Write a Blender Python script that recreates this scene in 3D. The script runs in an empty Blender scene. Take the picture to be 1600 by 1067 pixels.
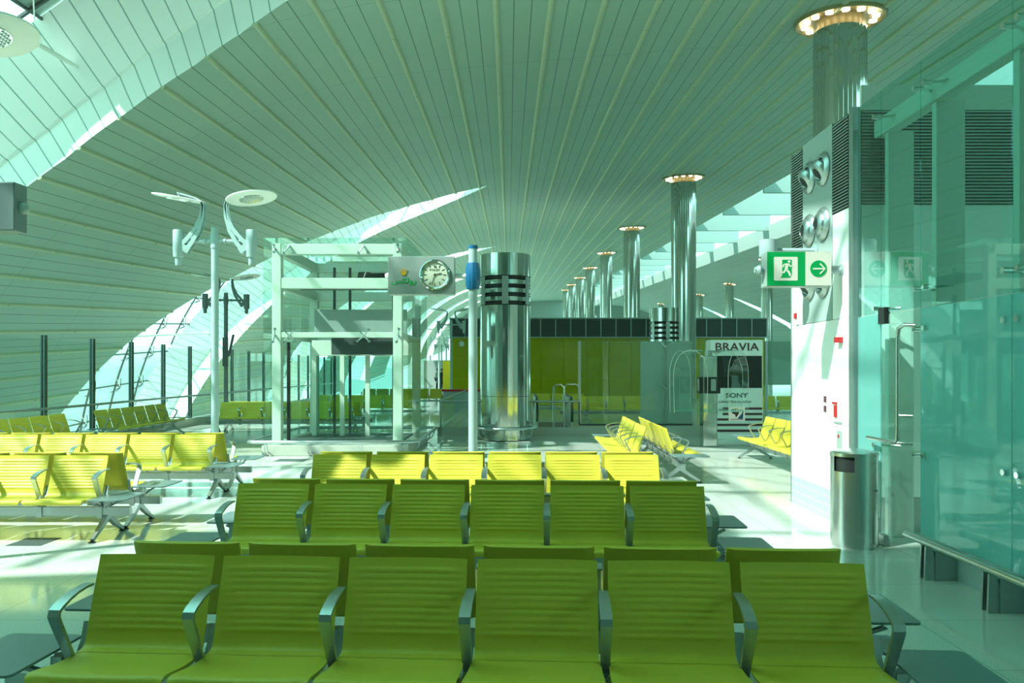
import bpy, math, random
from mathutils import Vector, Matrix
from math import sin, cos, pi, radians as R, sqrt, hypot, atan2
random.seed(7)
S = bpy.context.scene
C = bpy.context.collection

# ---------------------------------------------------------------- camera, light, exposure
cam_d = bpy.data.cameras.new('camera'); cam = bpy.data.objects.new('camera', cam_d); C.objects.link(cam)
cam.location = (0, 0, 1.7); cam.rotation_euler = (R(90), 0, 0)
cam_d.lens = 28; cam_d.sensor_width = 36; cam_d.shift_x = -6/1600; cam_d.shift_y = 43.5/1600
cam_d.clip_end = 600
S.camera = cam
S.view_settings.view_transform = 'Standard'; S.view_settings.look = 'None'
S.view_settings.gamma = 1; S.view_settings.use_curve_mapping = False
S.view_settings.exposure = 0.40
S.cycles.use_denoising = True
S.cycles.transparent_max_bounces = 32
S.cycles.max_bounces = 10; S.cycles.diffuse_bounces = 5; S.cycles.glossy_bounces = 5
S.cycles.sample_clamp_indirect = 4
S.cycles.caustics_reflective = False; S.cycles.caustics_refractive = False

W = bpy.data.worlds.new('world'); S.world = W; W.use_nodes = True
wn = W.node_tree.nodes; wl = W.node_tree.links; wn.clear()
wo = wn.new('ShaderNodeOutputWorld'); wb = wn.new('ShaderNodeBackground'); wb.inputs[1].default_value = 2.4
tc = wn.new('ShaderNodeTexCoord'); sp = wn.new('ShaderNodeSeparateXYZ'); rp = wn.new('ShaderNodeValToRGB')
wl.new(tc.outputs['Generated'], sp.inputs[0]); wl.new(sp.outputs['Z'], rp.inputs[0])
rp.color_ramp.elements[0].position = 0.0; rp.color_ramp.elements[0].color = (0.20, 0.42, 0.36, 1)
rp.color_ramp.elements[1].position = 0.9; rp.color_ramp.elements[1].color = (0.30, 0.80, 0.66, 1)
e = rp.color_ramp.elements.new(0.03); e.color = (0.42, 0.86, 0.72, 1)
e = rp.color_ramp.elements.new(0.35); e.color = (0.42, 1.0, 0.88, 1)
wl.new(rp.outputs[0], wb.inputs[0]); wl.new(wb.outputs[0], wo.inputs[0])

SUN = Vector((-0.60, -0.34, 0.72)).normalized()      # direction towards the sun
sd = bpy.data.lights.new('sun', 'SUN'); sd.energy = 7.5; sd.angle = R(0.8); sd.color = (0.88, 1.0, 0.92)
so = bpy.data.objects.new('sun', sd); C.objects.link(so)
so.rotation_euler = SUN.to_track_quat('Z', 'Y').to_euler()

# ---------------------------------------------------------------- materials
def mat(name, col, rough=0.5, metal=0.0, spec=0.5, noise=0, nscale=20, bump=0, coat=0, emit=None, es=0):
    m = bpy.data.materials.new(name); m.use_nodes = True
    n = m.node_tree.nodes; l = m.node_tree.links; b = n['Principled BSDF']
    b.inputs['Base Color'].default_value = (*col, 1); b.inputs['Roughness'].default_value = rough
    b.inputs['Metallic'].default_value = metal; b.inputs['Specular IOR Level'].default_value = spec
    b.inputs['Coat Weight'].default_value = coat
    if emit: b.inputs['Emission Color'].default_value = (*emit, 1); b.inputs['Emission Strength'].default_value = es
    t = n.new('ShaderNodeTexCoord'); z = n.new('ShaderNodeTexNoise'); z.inputs['Scale'].default_value = nscale
    l.new(t.outputs['Object'], z.inputs['Vector'])
    if noise:
        mr = n.new('ShaderNodeMapRange'); mr.inputs['To Min'].default_value = 1-noise; mr.inputs['To Max'].default_value = 1+noise
        mx = n.new('ShaderNodeMix'); mx.data_type = 'RGBA'; mx.blend_type = 'MULTIPLY'; mx.inputs[0].default_value = 1
        l.new(z.outputs[0], mr.inputs[0]); mx.inputs[6].default_value = (*col, 1); l.new(mr.outputs[0], mx.inputs[7])
        l.new(mx.outputs[2], b.inputs['Base Color'])
    if bump:
        bp = n.new('ShaderNodeBump'); bp.inputs['Strength'].default_value = bump; bp.inputs['Distance'].default_value = 0.002
        l.new(z.outputs[0], bp.inputs['Height']); l.new(bp.outputs[0], b.inputs['Normal'])
    return m

def glass(name, tint=(0.86, 0.96, 0.92), refl=1.0, frost=0.0, frost_col=(0.2, 0.45, 0.38)):
    m = bpy.data.materials.new(name); m.use_nodes = True
    n = m.node_tree.nodes; l = m.node_tree.links; n.clear()
    o = n.new('ShaderNodeOutputMaterial'); t = n.new('ShaderNodeBsdfTransparent'); t.inputs[0].default_value = (*tint, 1)
    g = n.new('ShaderNodeBsdfGlossy'); g.inputs['Roughness'].default_value = 0.02; g.inputs[0].default_value = (0.85, 1, 0.95, 1)
    f = n.new('ShaderNodeFresnel'); f.inputs[0].default_value = 1.5
    k = n.new('ShaderNodeMath'); k.operation = 'MULTIPLY'; k.inputs[1].default_value = refl; k.use_clamp = True
    mx = n.new('ShaderNodeMixShader'); l.new(f.outputs[0], k.inputs[0]); 
    ge_ = n.new('ShaderNodeNewGeometry'); iv = n.new('ShaderNodeMath'); iv.operation = 'SUBTRACT'; iv.inputs[0].default_value = 1; l.new(ge_.outputs['Backfacing'], iv.inputs[1])
    k2 = n.new('ShaderNodeMath'); k2.operation = 'MULTIPLY'; l.new(k.outputs[0], k2.inputs[0]); l.new(iv.outputs[0], k2.inputs[1])
    l.new(k2.outputs[0], mx.inputs[0])
    body = t.outputs[0]
    if frost:
        d = n.new('ShaderNodeBsdfDiffuse'); d.inputs[0].default_value = (*frost_col, 1)
        tr = n.new('ShaderNodeBsdfTranslucent'); tr.inputs[0].default_value = (*frost_col, 1)
        a = n.new('ShaderNodeMixShader'); a.inputs[0].default_value = 0.5; l.new(d.outputs[0], a.inputs[1]); l.new(tr.outputs[0], a.inputs[2])
        b = n.new('ShaderNodeMixShader'); b.inputs[0].default_value = frost; l.new(t.outputs[0], b.inputs[1]); l.new(a.outputs[0], b.inputs[2])
        body = b.outputs[0]
    l.new(body, mx.inputs[1]); l.new(g.outputs[0], mx.inputs[2]); l.new(mx.outputs[0], o.inputs[0])
    return m

def uv_panel(name, col, line_col, uw, vw, ulines=(0.0, 0.345, 0.67), vstep=1.0, rough=0.5):
    """surface with thin joint lines: u repeats every 1, v repeats every vstep"""
    m = bpy.data.materials.new(name); m.use_nodes = True
    n = m.node_tree.nodes; l = m.node_tree.links; b = n['Principled BSDF']
    b.inputs['Roughness'].default_value = rough; b.inputs['Specular IOR Level'].default_value = 0.25
    uv = n.new('ShaderNodeUVMap'); s = n.new('ShaderNodeSeparateXYZ'); l.new(uv.outputs[0], s.inputs[0])
    def M(op, a, bb=None, clamp=False):
        q = n.new('ShaderNodeMath'); q.operation = op; q.use_clamp = clamp
        for i, x in enumerate((a, bb)):
            if x is None: continue
            if hasattr(x, 'links'): l.new(x, q.inputs[i])
            else: q.inputs[i].default_value = x
        return q.outputs[0]
    fu = M('FRACT', s.outputs['X']); acc = None
    for p in ulines:
        d = M('ABSOLUTE', M('SUBTRACT', fu, p)); h = M('LESS_THAN', d, uw)
        acc = h if acc is None else M('MAXIMUM', acc, h)
    if vw:
        fv = M('FRACT', M('DIVIDE', s.outputs['Y'], vstep)); h = M('MULTIPLY', M('LESS_THAN', fv, vw/vstep), 0.45)
        acc = M('MAXIMUM', acc, h)
    z = n.new('ShaderNodeTexNoise'); z.inputs['Scale'].default_value = 0.35; t = n.new('ShaderNodeTexCoord'); l.new(t.outputs['Object'], z.inputs[0])
    mr = n.new('ShaderNodeMapRange'); mr.inputs['To Min'].default_value = .94; mr.inputs['To Max'].default_value = 1.06; l.new(z.outputs[0], mr.inputs[0])
    mu = n.new('ShaderNodeMix'); mu.data_type = 'RGBA'; mu.blend_type = 'MULTIPLY'; mu.inputs[0].default_value = 1
    mu.inputs[6].default_value = (*col, 1); l.new(mr.outputs[0], mu.inputs[7])
    mx = n.new('ShaderNodeMix'); mx.data_type = 'RGBA'; l.new(acc, mx.inputs[0]); l.new(mu.outputs[2], mx.inputs[6])
    mx.inputs[7].default_value = (*line_col, 1); l.new(mx.outputs[2], b.inputs['Base Color'])
    return m

def floor_mat():
    m = bpy.data.materials.new('polished_tiles'); m.use_nodes = True
    n = m.node_tree.nodes; l = m.node_tree.links; b = n['Principled BSDF']
    t = n.new('ShaderNodeTexCoord'); br = n.new('ShaderNodeTexBrick'); l.new(t.outputs['Object'], br.inputs[0])
    br.offset = 0; br.inputs['Scale'].default_value = 1; br.inputs['Brick Width'].default_value = .9; br.inputs['Row Height'].default_value = .9
    br.inputs['Mortar Size'].default_value = .004; br.inputs['Color1'].default_value = (.62, .66, .60, 1); br.inputs['Color2'].default_value = (.58, .62, .56, 1)
    br.inputs['Mortar'].default_value = (.36, .40, .36, 1); br.inputs['Mortar Smooth'].default_value = .2
    z = n.new('ShaderNodeTexNoise'); z.inputs['Scale'].default_value = 90; z.inputs['Detail'].default_value = 5; l.new(t.outputs['Object'], z.inputs[0])
    mr = n.new('ShaderNodeMapRange'); mr.inputs['From Min'].default_value = .3; mr.inputs['From Max'].default_value = .7; mr.inputs['To Min'].default_value = .86; mr.inputs['To Max'].default_value = 1.08; l.new(z.outputs[0], mr.inputs[0])
    mx = n.new('ShaderNodeMix'); mx.data_type = 'RGBA'; mx.blend_type = 'MULTIPLY'; mx.inputs[0].default_value = 1
    l.new(br.outputs[0], mx.inputs[6]); l.new(mr.outputs[0], mx.inputs[7]); l.new(mx.outputs[2], b.inputs['Base Color'])
    b.inputs['Roughness'].default_value = .09; b.inputs['Specular IOR Level'].default_value = .6
    return m

def seat_mat(name, col):
    m = mat(name, col, rough=.42, spec=.35, noise=.05, nscale=60, bump=.25)
    return m

M_ = dict(
    seat=seat_mat('seat_leather', (.58, .51, .055)),
    alu=mat('brushed_aluminium', (.42, .48, .48), .32, .85, noise=.05),
    pol=mat('polished_steel', (.62, .66, .64), .10, 1.0, noise=.03, nscale=3),
    bin=mat('bin_steel', (.58, .62, .60), .24, 1.0, noise=.04, nscale=8),
    dsteel=mat('dark_steel', (.14, .18, .18), .25, .8, noise=.05),
    mast_shade=mat('shaded_mast_paint', (.10, .14, .14), .5, noise=.05),  # mast paint darkened: backlit shade of the far mast put into the colour
    bgrey2=mat('blue_grey_metal', (.16, .22, .22), .45, .1, noise=.03),  # sign box base darkened, shade on its front put into the colour
    baff=mat('baffle_paint', (.26, .36, .34), .5, noise=.03),
    white=mat('white_paint', (.88, .90, .87), .45, noise=.02),
    frame=mat('cream_steel_paint', (.62, .68, .60), .45, noise=.02),
    maskp=mat('mast_paint', (.36, .48, .48), .4, noise=.03),
    darkp=mat('dark_grey_paint', (.055, .07, .07), .5, noise=.1),
    black=mat('black_plastic', (.012, .014, .014), .4, noise=.1),
    grey=mat('grey_sign_metal', (.30, .36, .34), .45, .1, noise=.03),
    bgrey=mat('blue_grey_panel', (.34, .42, .40), .5, noise=.03),
    table=mat('table_laminate', (.13, .20, .20), .35, noise=.05),
    blue=mat('blue_plastic', (.01, .12, .26), .35, noise=.03),
    green=mat('sign_green', (.0, .22, .05), .4, noise=.02, emit=(0, .30, .07), es=.35),
    signw=mat('sign_white', (.52, .55, .46), .5, noise=.02, emit=(.8, .80, .66), es=.22),
    red=mat('red_plastic', (.45, .01, .015), .4, noise=.03),
    yglass=mat('yellow_glass_panel', (.36, .34, .0), .12, noise=.08, nscale=2, coat=.5),
    yboard=mat('yellow_board', (.75, .55, .0), .5, noise=.03),
    gold=mat('gold_print', (.75, .42, .02), .4, noise=.02),
    dial=mat('dial_face', (.62, .66, .52), .5, noise=.02),
    chrome=mat('chrome', (.8, .82, .8), .08, 1.0, noise=.02),
    ink=mat('dark_print', (.03, .03, .035), .5, noise=.02),
    maroon=mat('maroon_print', (.10, .03, .04), .5, noise=.02),
    arab=mat('green_print', (.01, .42, .10), .5, noise=.02),
    stone=mat('kerb_stone', (.46, .49, .42), .25, noise=.06, nscale=15),
    skin=mat('skin', (.35, .19, .12), .5, noise=.03),
    suit=mat('dark_suit_cloth', (.02, .025, .03), .8, noise=.1),
    shirt=mat('white_shirt_cloth', (.6, .65, .62), .8, noise=.05),
    lamp=mat('warm_lamp', (.9, .8, .6), .4, emit=(1.0, .80, .50), es=7),
    warmring=mat('gilded_recess', (.34, .29, .15), .4, .3, noise=.04),
    rib=mat('ceiling_rib_paint', (.48, .54, .36), .5, noise=.04, nscale=4),
    glass=glass('clear_glass', (.94, .985, .97)),
    glassT=glass('teal_glass', (.72, .90, .885), 1.5),
    glassS=glass('skylight_glass', (.95, 1, .98), .5),
    frost=glass('frosted_glass', (.6, .85, .78), .9, .72, (.30, .66, .64)),
    frostw=glass('frosted_screen', (.6, .8, .72), .9, .8, (.42, .56, .50)),
    domeg=glass('acrylic', (.93, .97, .95), 1.6),
    ceil=uv_panel('ceiling_panels', (.39, .52, .44), (.12, .17, .145), .008, .025, (0.345, 0.67), 5.2),
    reveal=uv_panel('reveal_panels', (.88, .92, .90), (.30, .42, .39), .012, 0, (0.01, 0.345, 0.67)),
    floor=floor_mat(),
)
M_['frost'].name = 'frosted_glass'

def louvre_mat():
    m = bpy.data.materials.new('louvre_dark'); m.use_nodes = True
    b = m.node_tree.nodes['Principled BSDF']; b.inputs['Base Color'].default_value = (.03, .04, .035, 1); b.inputs['Roughness'].default_value = .5
    return m
M_['louvre'] = louvre_mat()

# ---------------------------------------------------------------- mesh builder
class MB:
    def __init__(s): s.v = []; s.f = []; s.uv = {}
    def add(s, vs, fs):
        o = len(s.v); s.v += [tuple(v) for v in vs]; s.f += [tuple(i+o for i in f) for f in fs]; return s
    def box(s, c, d, rot=None):
        hx, hy, hz = d[0]/2, d[1]/2, d[2]/2
        vs = [Vector((x, y, z)) for x in (-hx, hx) for y in (-hy, hy) for z in (-hz, hz)]
        if rot: vs = [rot @ v for v in vs]
        c = Vector(c); vs = [v+c for v in vs]
        return s.add(vs, [(0, 1, 3, 2), (4, 6, 7, 5), (0, 4, 5, 1), (2, 3, 7, 6), (0, 2, 6, 4), (1, 5, 7, 3)])
    def bb(s, x0, x1, y0, y1, z0, z1): return s.box(((x0+x1)/2, (y0+y1)/2, (z0+z1)/2), (abs(x1-x0), abs(y1-y0), abs(z1-z0)))
    def cyl(s, p, q, r, r2=None, n=16):
        p, q = Vector(p), Vector(q); r2 = r if r2 is None else r2; d = (q-p).normalized()
        a = d.orthogonal().normalized(); b = d.cross(a); vs = []
        for c, rr in ((p, r), (q, r2)):
            for i in range(n): vs.append(c + a*rr*cos(2*pi*i/n) + b*rr*sin(2*pi*i/n))
        return s.add(vs, [(i, (i+1) % n, n+(i+1) % n, n+i) for i in range(n)] + [tuple(range(n))[::-1], tuple(range(n, 2*n))])
    def tube(s, pts, r, n=8, closed=False):
        pts = [Vector(p) for p in pts]; N = len(pts); vs = []; up = None
        for i, p in enumerate(pts):
            a = pts[i-1] if (i or closed) else p; b = pts[(i+1) % N] if (i < N-1 or closed) else p
            d = (b-a).normalized()
            if up is None: up = d.orthogonal().normalized()
            up = (up - d*up.dot(d)).normalized(); w = d.cross(up)
            rr = r[i] if isinstance(r, (list, tuple)) else r
            for k in range(n): vs.append(p + up*rr*cos(2*pi*k/n) + w*rr*sin(2*pi*k/n))
        fs = []
        for i in range(N if closed else N-1):
            j = (i+1) % N
            for k in range(n): fs.append((i*n+k, i*n+(k+1) % n, j*n+(k+1) % n, j*n+k))
        if not closed: fs += [tuple(range(n))[::-1], tuple(range((N-1)*n, N*n))]
        return s.add(vs, fs)
    def bar(s, pts, w, t, side=(1, 0, 0)):
        """flat bar: width w along side, thickness t"""
        pts = [Vector(p) for p in pts]; side = Vector(side); N = len(pts); vs = []
        for i, p in enumerate(pts):
            a = pts[max(i-1, 0)]; b = pts[min(i+1, N-1)]; d = (b-a).normalized(); nn = d.cross(side).normalized()
            ww = w[i] if isinstance(w, (list, tuple)) else w; tt = t[i] if isinstance(t, (list, tuple)) else t
            for sx, sn in ((-1, -1), (1, -1), (1, 1), (-1, 1)): vs.append(p + side*sx*ww/2 + nn*sn*tt/2)
        fs = [(i*4+k, i*4+(k+1) % 4, i*4+4+(k+1) % 4, i*4+4+k) for i in range(N-1) for k in range(4)]
        return s.add(vs, fs + [(3, 2, 1, 0), tuple(range(4*N-4, 4*N))])
    def lathe(s, prof, n=32, c=(0, 0, 0), M=None, cap=True):
        c = Vector(c); vs = []
        for r, z in prof:
            for i in range(n):
                v = Vector((r*cos(2*pi*i/n), r*sin(2*pi*i/n), z)); vs.append((M @ v if M else v) + c)
        K = len(prof); fs = [(k*n+i, k*n+(i+1) % n, (k+1)*n+(i+1) % n, (k+1)*n+i) for k in range(K-1) for i in range(n)]
        if cap: fs += [tuple(range(n))[::-1], tuple(range((K-1)*n, K*n))]
        return s.add(vs, fs)
    def prism(s, poly, o, ux, uy, t):
        o, ux, uy = Vector(o), Vector(ux), Vector(uy); nn = ux.cross(uy).normalized()*t; n = len(poly)
        vs = [o+ux*a+uy*b for a, b in poly] + [o+ux*a+uy*b+nn for a, b in poly]
        return s.add(vs, [tuple(range(n))[::-1], tuple(range(n, 2*n))] + [(i, (i+1) % n, n+(i+1) % n, n+i) for i in range(n)])
    def grid(s, fn, nu, nv, uvf=None):
        o = len(s.v)
        for i in range(nu+1):
            for j in range(nv+1):
                s.v.append(tuple(fn(i/nu, j/nv)))
                if uvf: s.uv[len(s.v)-1] = uvf(i/nu, j/nv)
        for i in range(nu):
            for j in range(nv):
                a = o+i*(nv+1)+j; s.f.append((a, a+nv+1, a+nv+2, a+1))
        return s
    def mesh(s, name, m, smooth=None):
        me = bpy.data.meshes.new(name); me.from_pydata(s.v, [], s.f); me.materials.append(m)
        if s.uv:
            ul = me.uv_layers.new(name='UVMap')
            for lp in me.loops: ul.data[lp.index].uv = s.uv.get(lp.vertex_index, (0, 0))
        if smooth:
            me.shade_smooth(); me.set_sharp_from_angle(angle=R(smooth))
        me.update(); return me
    def build(s, name, m, parent=None, smooth=None, bevel=0, loc=(0, 0, 0)):
        if isinstance(m, str): m = M_[m]
        return link(name, s.mesh(name, m, smooth), parent, loc, bevel)

def link(name, me, parent=None, loc=(0, 0, 0), bevel=0):
    o = bpy.data.objects.new(name, me); C.objects.link(o); o.location = loc
    if parent: o.parent = parent
    if bevel:
        b = o.modifiers.new('bevel', 'BEVEL'); b.width = bevel; b.segments = 2; b.limit_method = 'ANGLE'
    return o
def tag(o, label, cat, group=None):
    o['label'] = label; o['category'] = cat
    if group: o['group'] = group
    return o
def thing(name, label, cat, loc=(0, 0, 0), rz=0, group=None):
    o = bpy.data.objects.new(name, None); C.objects.link(o); o.location = loc; o.rotation_euler = (0, 0, rz); o.empty_display_size = .2
    return tag(o, label, cat, group)
def struct(o): o['kind'] = 'structure'; return o
def copy_tree(o, parent=None):
    c = o.copy(); C.objects.link(c)
    if parent: c.parent = parent
    for ch in [x for x in o.children]: copy_tree(ch, c)
    return c
def text(name, body, size, m, parent, loc, rot=(R(90), 0, 0), ext=.002, align='CENTER', sx=1, space=1, bold=0):
    cu = bpy.data.curves.new(name, 'FONT'); cu.body = body; cu.size = size; cu.extrude = ext; cu.align_x = align; cu.align_y = 'CENTER'
    cu.space_character = space; cu.offset = bold
    t = bpy.data.objects.new(name, cu); C.objects.link(t)
    dg = bpy.context.evaluated_depsgraph_get(); dg.update()
    me = bpy.data.meshes.new_from_object(t.evaluated_get(dg)); me.name = name
    bpy.data.objects.remove(t); me.materials.clear(); me.materials.append(M_[m] if isinstance(m, str) else m)
    o = link(name, me, parent, loc); o.rotation_euler = rot; o.scale = (sx, 1, 1); return o
def quad_arc(c, r, a0, a1, n=10): return [(c[0]+r*cos(a0+(a1-a0)*i/n), c[1]+r*sin(a0+(a1-a0)*i/n)) for i in range(n+1)]
def rrect(x0, x1, y0, y1, r, n=5):
    return (quad_arc((x1-r, y0+r), r, -pi/2, 0, n)+quad_arc((x1-r, y1-r), r, 0, pi/2, n)+quad_arc((x0+r, y1-r), r, pi/2, pi, n)+quad_arc((x0+r, y0+r), r, pi, 1.5*pi, n))
def interp(tab, x):
    if x <= tab[0][0]: return tab[0][1]
    for (a, p), (b, q) in zip(tab, tab[1:]):
        if x <= b: return p+(q-p)*(x-a)/(b-a)
    return tab[-1][1]

# ---------------------------------------------------------------- roof shell geometry
K = 1.3; CX, CY, RAD = -1.689*K, -8.08*K, 13.9*K; SLOPE = .0539; BAY = 32.5
def prof(th):
    t = R(th); a = CX+RAD*cos(t); b = CY+RAD*sin(t)
    if th < 92:        # beyond the crown the section runs on nearly level towards the spine
        q = a/b; a1 = CX+RAD*cos(R(92)); b1 = CY+RAD*sin(R(92)); m = .035; b = (b1-m*a1)/(1-m*q); a = q*b
    return a, b
def vdx(th): return (-11 + 20*max(0, min(1, (80-th)/25)))/1244
def shell(th, y, off=0.0):
    a, b = prof(th); t = R(max(th, 90))
    return Vector((a+off*cos(t)+vdx(th)*y, y, 1.7+b+off*sin(t)+SLOPE*y))
NT = [(86.6, 33.16), (97.5, 35.97), (103.6, 36.7), (113.7, 36.6), (119.3, 35.9), (128.7, 33.8), (133.3, 32.6), (139.3, 30.55), (144, 29.04), (147, 28.1), (151.6, 27), (156.7, 26.1), (163, 25), (171, 24)]
FT = [(86.6, 33.16), (92.5, 36.3), (98.3, 38.8), (103.6, 40.2), (108.9, 41.1), (116, 41.7), (123.5, 41.9), (130, 41.6), (140.6, 40.5), (148.3, 39.4), (156.6, 38), (160.8, 37.4), (171, 36)]
def NY(k, th):
    if k == 1: return interp([(86.6, 33.16*K-BAY), (88, 5.0), (92, 3.2), (104, 2.8), (171, 2.8)], th)  # unseen near edge of this opening, shaped to let the sun in
    return interp(NT, th)*K+(k-2)*BAY
FT1 = [(86.6, 33.16), (92.5, 36.6), (98.8, 38.8), (103.6, 39.75), (108.9, 40.57), (116.1, 41.33), (123.5, 41.77), (130, 41.8), (140.6, 40.5), (156.6, 38), (171, 36)]
def FY(k, th): return interp(FT1 if k == 1 else FT, th)*K+(k-2)*BAY
TH0, TH1, TIP = 56.0, 171.0, 86.6
Y0, YEND, NK = -28.0, 250.0, 7
ribs = [148.25, 145.21, 141.65, 138.03, 134.25, 130.19, 126.18, 121.74, 117.11, 112.15, 107.23, 102.14, 97.33, 92.58, 88.03, 83.96, 79.95, 76.41, 73.1, 70.3, 67.8, 65.7, 63.8, 62.1, 60.5, 59.0, 57.6]
t = 148.25
while t < 169: t += 3.4; ribs.insert(0, t)
ribs = sorted(ribs)
def uidx(th):
    for i in range(len(ribs)-1):
        if th <= ribs[i+1]: return i+(th-ribs[i])/(ribs[i+1]-ribs[i])
    return len(ribs)-1+(th-ribs[-1])/3.4
def skew(th, y): return y - .055*(th-90) if th < 110 else y-1.1-.02*(th-110)
ths = [TH0+(TH1-TH0)*i/116 for i in range(117)] + [TIP]
ths = sorted(set(ths))
cm = MB()
def strip(y_a, y_b):
    base = len(cm.v); ny = 5
    for th in ths:
        a, b = y_a(th), y_b(th)
        for j in range(ny+1):
            y = a+(b-a)*j/ny; cm.v.append(tuple(shell(th, y))); cm.uv[len(cm.v)-1] = (uidx(th)+20, skew(th, y)+200)
    for i in range(len(ths)-1):
        for j in range(ny):
            q = base+i*(ny+1)+j; cm.f.append((q, q+ny+1, q+ny+2, q+1))
strip(lambda th: Y0, lambda th: NY(1, th))
for k in range(1, NK):
    strip(lambda th: FY(k, th), lambda th: NY(k+1, th))
strip(lambda th: FY(NK, th), lambda th: YEND)
ceil = struct(cm.build('ceiling', 'ceil', smooth=40))

segs = lambda th: ([(Y0, NY(1, th))]+[(FY(k, th), NY(k+1, th)) for k in range(1, NK)]+[(FY(NK, th), YEND)]) if th > TIP else [(Y0, YEND)]
for th in ribs:
    mb = MB()
    for a, b in segs(th):
        n = 2
        # half-round batten projecting from the panels
        t = R(max(th, 90)); nv = Vector((cos(t), 0, sin(t))); tv = Vector((-sin(t), 0, cos(t)))
        vs = []
        for y in (a, b):
            p = shell(th, y)
            for q in range(5):
                an = pi*q/4; vs.append(p+tv*.08*cos(an)-nv*.06*sin(an))
        mb.add(vs, [(q, q+1, q+6, q+5) for q in range(4)]+[(0, 1, 2, 3, 4), (5, 6, 7, 8, 9)])
        y = math.ceil(a/5.2)*5.2
        while y < min(b, 60):
            p = shell(th, y)-nv*.055; mb.box(p, (.05, .10, .05), Matrix.Rotation(pi/2-t, 3, 'Y')); y += 5.2
    mb.build('ceiling_rib', 'rib', ceil, smooth=50)
# dark edge return along the spine side
mb = MB()
mb.grid(lambda u, v: shell(TH0, Y0+(YEND-Y0)*u)+Vector((.0+.25*v, 0, -.12*v if v < .5 else .7*v)), 20, 2)
mb.grid(lambda u, v: shell(TH0, Y0+(YEND-Y0)*u)+Vector((.25, 0, .7+1.6*v)), 20, 1)
mb.build('edge_fascia', 'bgrey', ceil)

# skylights: deep reveals, glass, dark glazing bars, white bracing
RD = 2.8
for k in range(1, NK+1):
    tt = [TIP+(TH1-TIP)*i/60 for i in range(61)]
    wm = MB()
    for fn, sg in ((FY, 1), (NY, -1)):
        lev = [(0, 0), (.95, .10), (.98, .0), (RD, -1.0)] if sg > 0 else [(0, 0), (RD, .8)]
        for (d0, s0), (d1, s1) in zip(lev, lev[1:]):
            o = len(wm.v)
            for th in tt:
                g = min(1, (th-TIP)/12)
                for d, sh in ((d0, s0), (d1, s1)):
                    wm.v.append(tuple(shell(th, fn(k, th)+sg*sh*1.0*g*(1), d*(.15+.85*g)))); wm.uv[len(wm.v)-1] = (uidx(th)+20, d)
            for i in range(60):
                q = o+2*i; wm.f.append((q, q+2, q+3, q+1))
    win = struct(wm.build('window_%d' % k, 'reveal', smooth=30))
    off = lambda th: RD*(.15+.85*min(1, (th-TIP)/12))
    g = MB(); g.grid(lambda u, v: shell(TIP+(TH1-TIP)*u, NY(k, TIP+(TH1-TIP)*u)+(FY(k, TIP+(TH1-TIP)*u)-0.97*min(1, (TH1-TIP)*u/12)-NY(k, TIP+(TH1-TIP)*u))*v, off(TIP+(TH1-TIP)*u)), 50, 4)
    g.build('skylight_glass', 'glassS', win, smooth=30)
    if k == 1:         # panels added out of view to block sun from the farther floor
        g = MB(); TT = 31.4
        def capf(u, v):
            th = TIP+TT*u; q = min(1, TT*u/12); e1 = FY(k, th)-.97*q; return shell(th, e1-min(6.0, e1-NY(k, th))*v, off(th)+.03)
        g.grid(capf, 30, 4); g.build('sun_blocker', 'bgrey', win, smooth=30)
        g = MB(); g.grid(lambda u, v: shell(117+35*u, FY(1, 117+35*u)-3.8-5.2*v, RD+.06), 16, 2); g.build('sun_blocker', 'bgrey', win, smooth=30)
    if k > 3: continue
    fr = MB(); br = MB()
    barths = [x for x in [92+5.2*i for i in range(16)] if x < 171]
    for th in barths:
        a, b = NY(k, th)-.3, FY(k, th)-.95*min(1, (th-TIP)/12); p, q = shell(th, a, off(th)-.05), shell(th, b, off(th)-.05)
        fr.bar([p, q], .06, .07, Vector((-sin(R(th)), 0, cos(R(th)))))
    sl = .10
    for y in [Y0+2.7*i for i in range(70)]:
        pts = []
        for i in range(91):
            th = TIP+(TH1-TIP)*i/90; yy = y+sl*(th-130)*.6
            if NY(k, th)-.2 < yy < FY(k, th)-.95*min(1, (th-TIP)/12): pts.append(shell(th, yy, off(th)-.05))
            else:
                if len(pts) > 1: fr.bar(pts, .09, .07, (0, 1, 0))
                pts = []
        if len(pts) > 1: fr.bar(pts, .09, .07, (0, 1, 0))
        for th in barths:
            yy = y+sl*(th-130)*.6
            if NY(k, th) < yy < FY(k, th)-1.6:
                c = shell(th, yy, off(th)-.35); n_ = shell(th, yy, off(th)-.02)
                fr.cyl(c, n_, .035, n=6)
                for s1 in (-1, 1):
                    for s2 in (-1, 1): fr.cyl(c, shell(th+s1*1.1, yy+s2*.28, off(th)-.06), .022, n=5)
                if th+5.2 < TH1 and NY(k, th) < yy+2 < FY(k, th): br.cyl(c, shell(th+5.2, yy+3.0, off(th)-.35), .018, n=5)
    fr.build('window_frame', 'darkp', win)
    for th in barths[2::3]:
        a, b = NY(k, th), FY(k, th)
        if b-a > 2: br.cyl(shell(th, a, off(th)-1.4), shell(th, b, off(th)-1.2), .06, n=8)
    if br.v: br.build('bracing', 'white', win, smooth=40)

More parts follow.
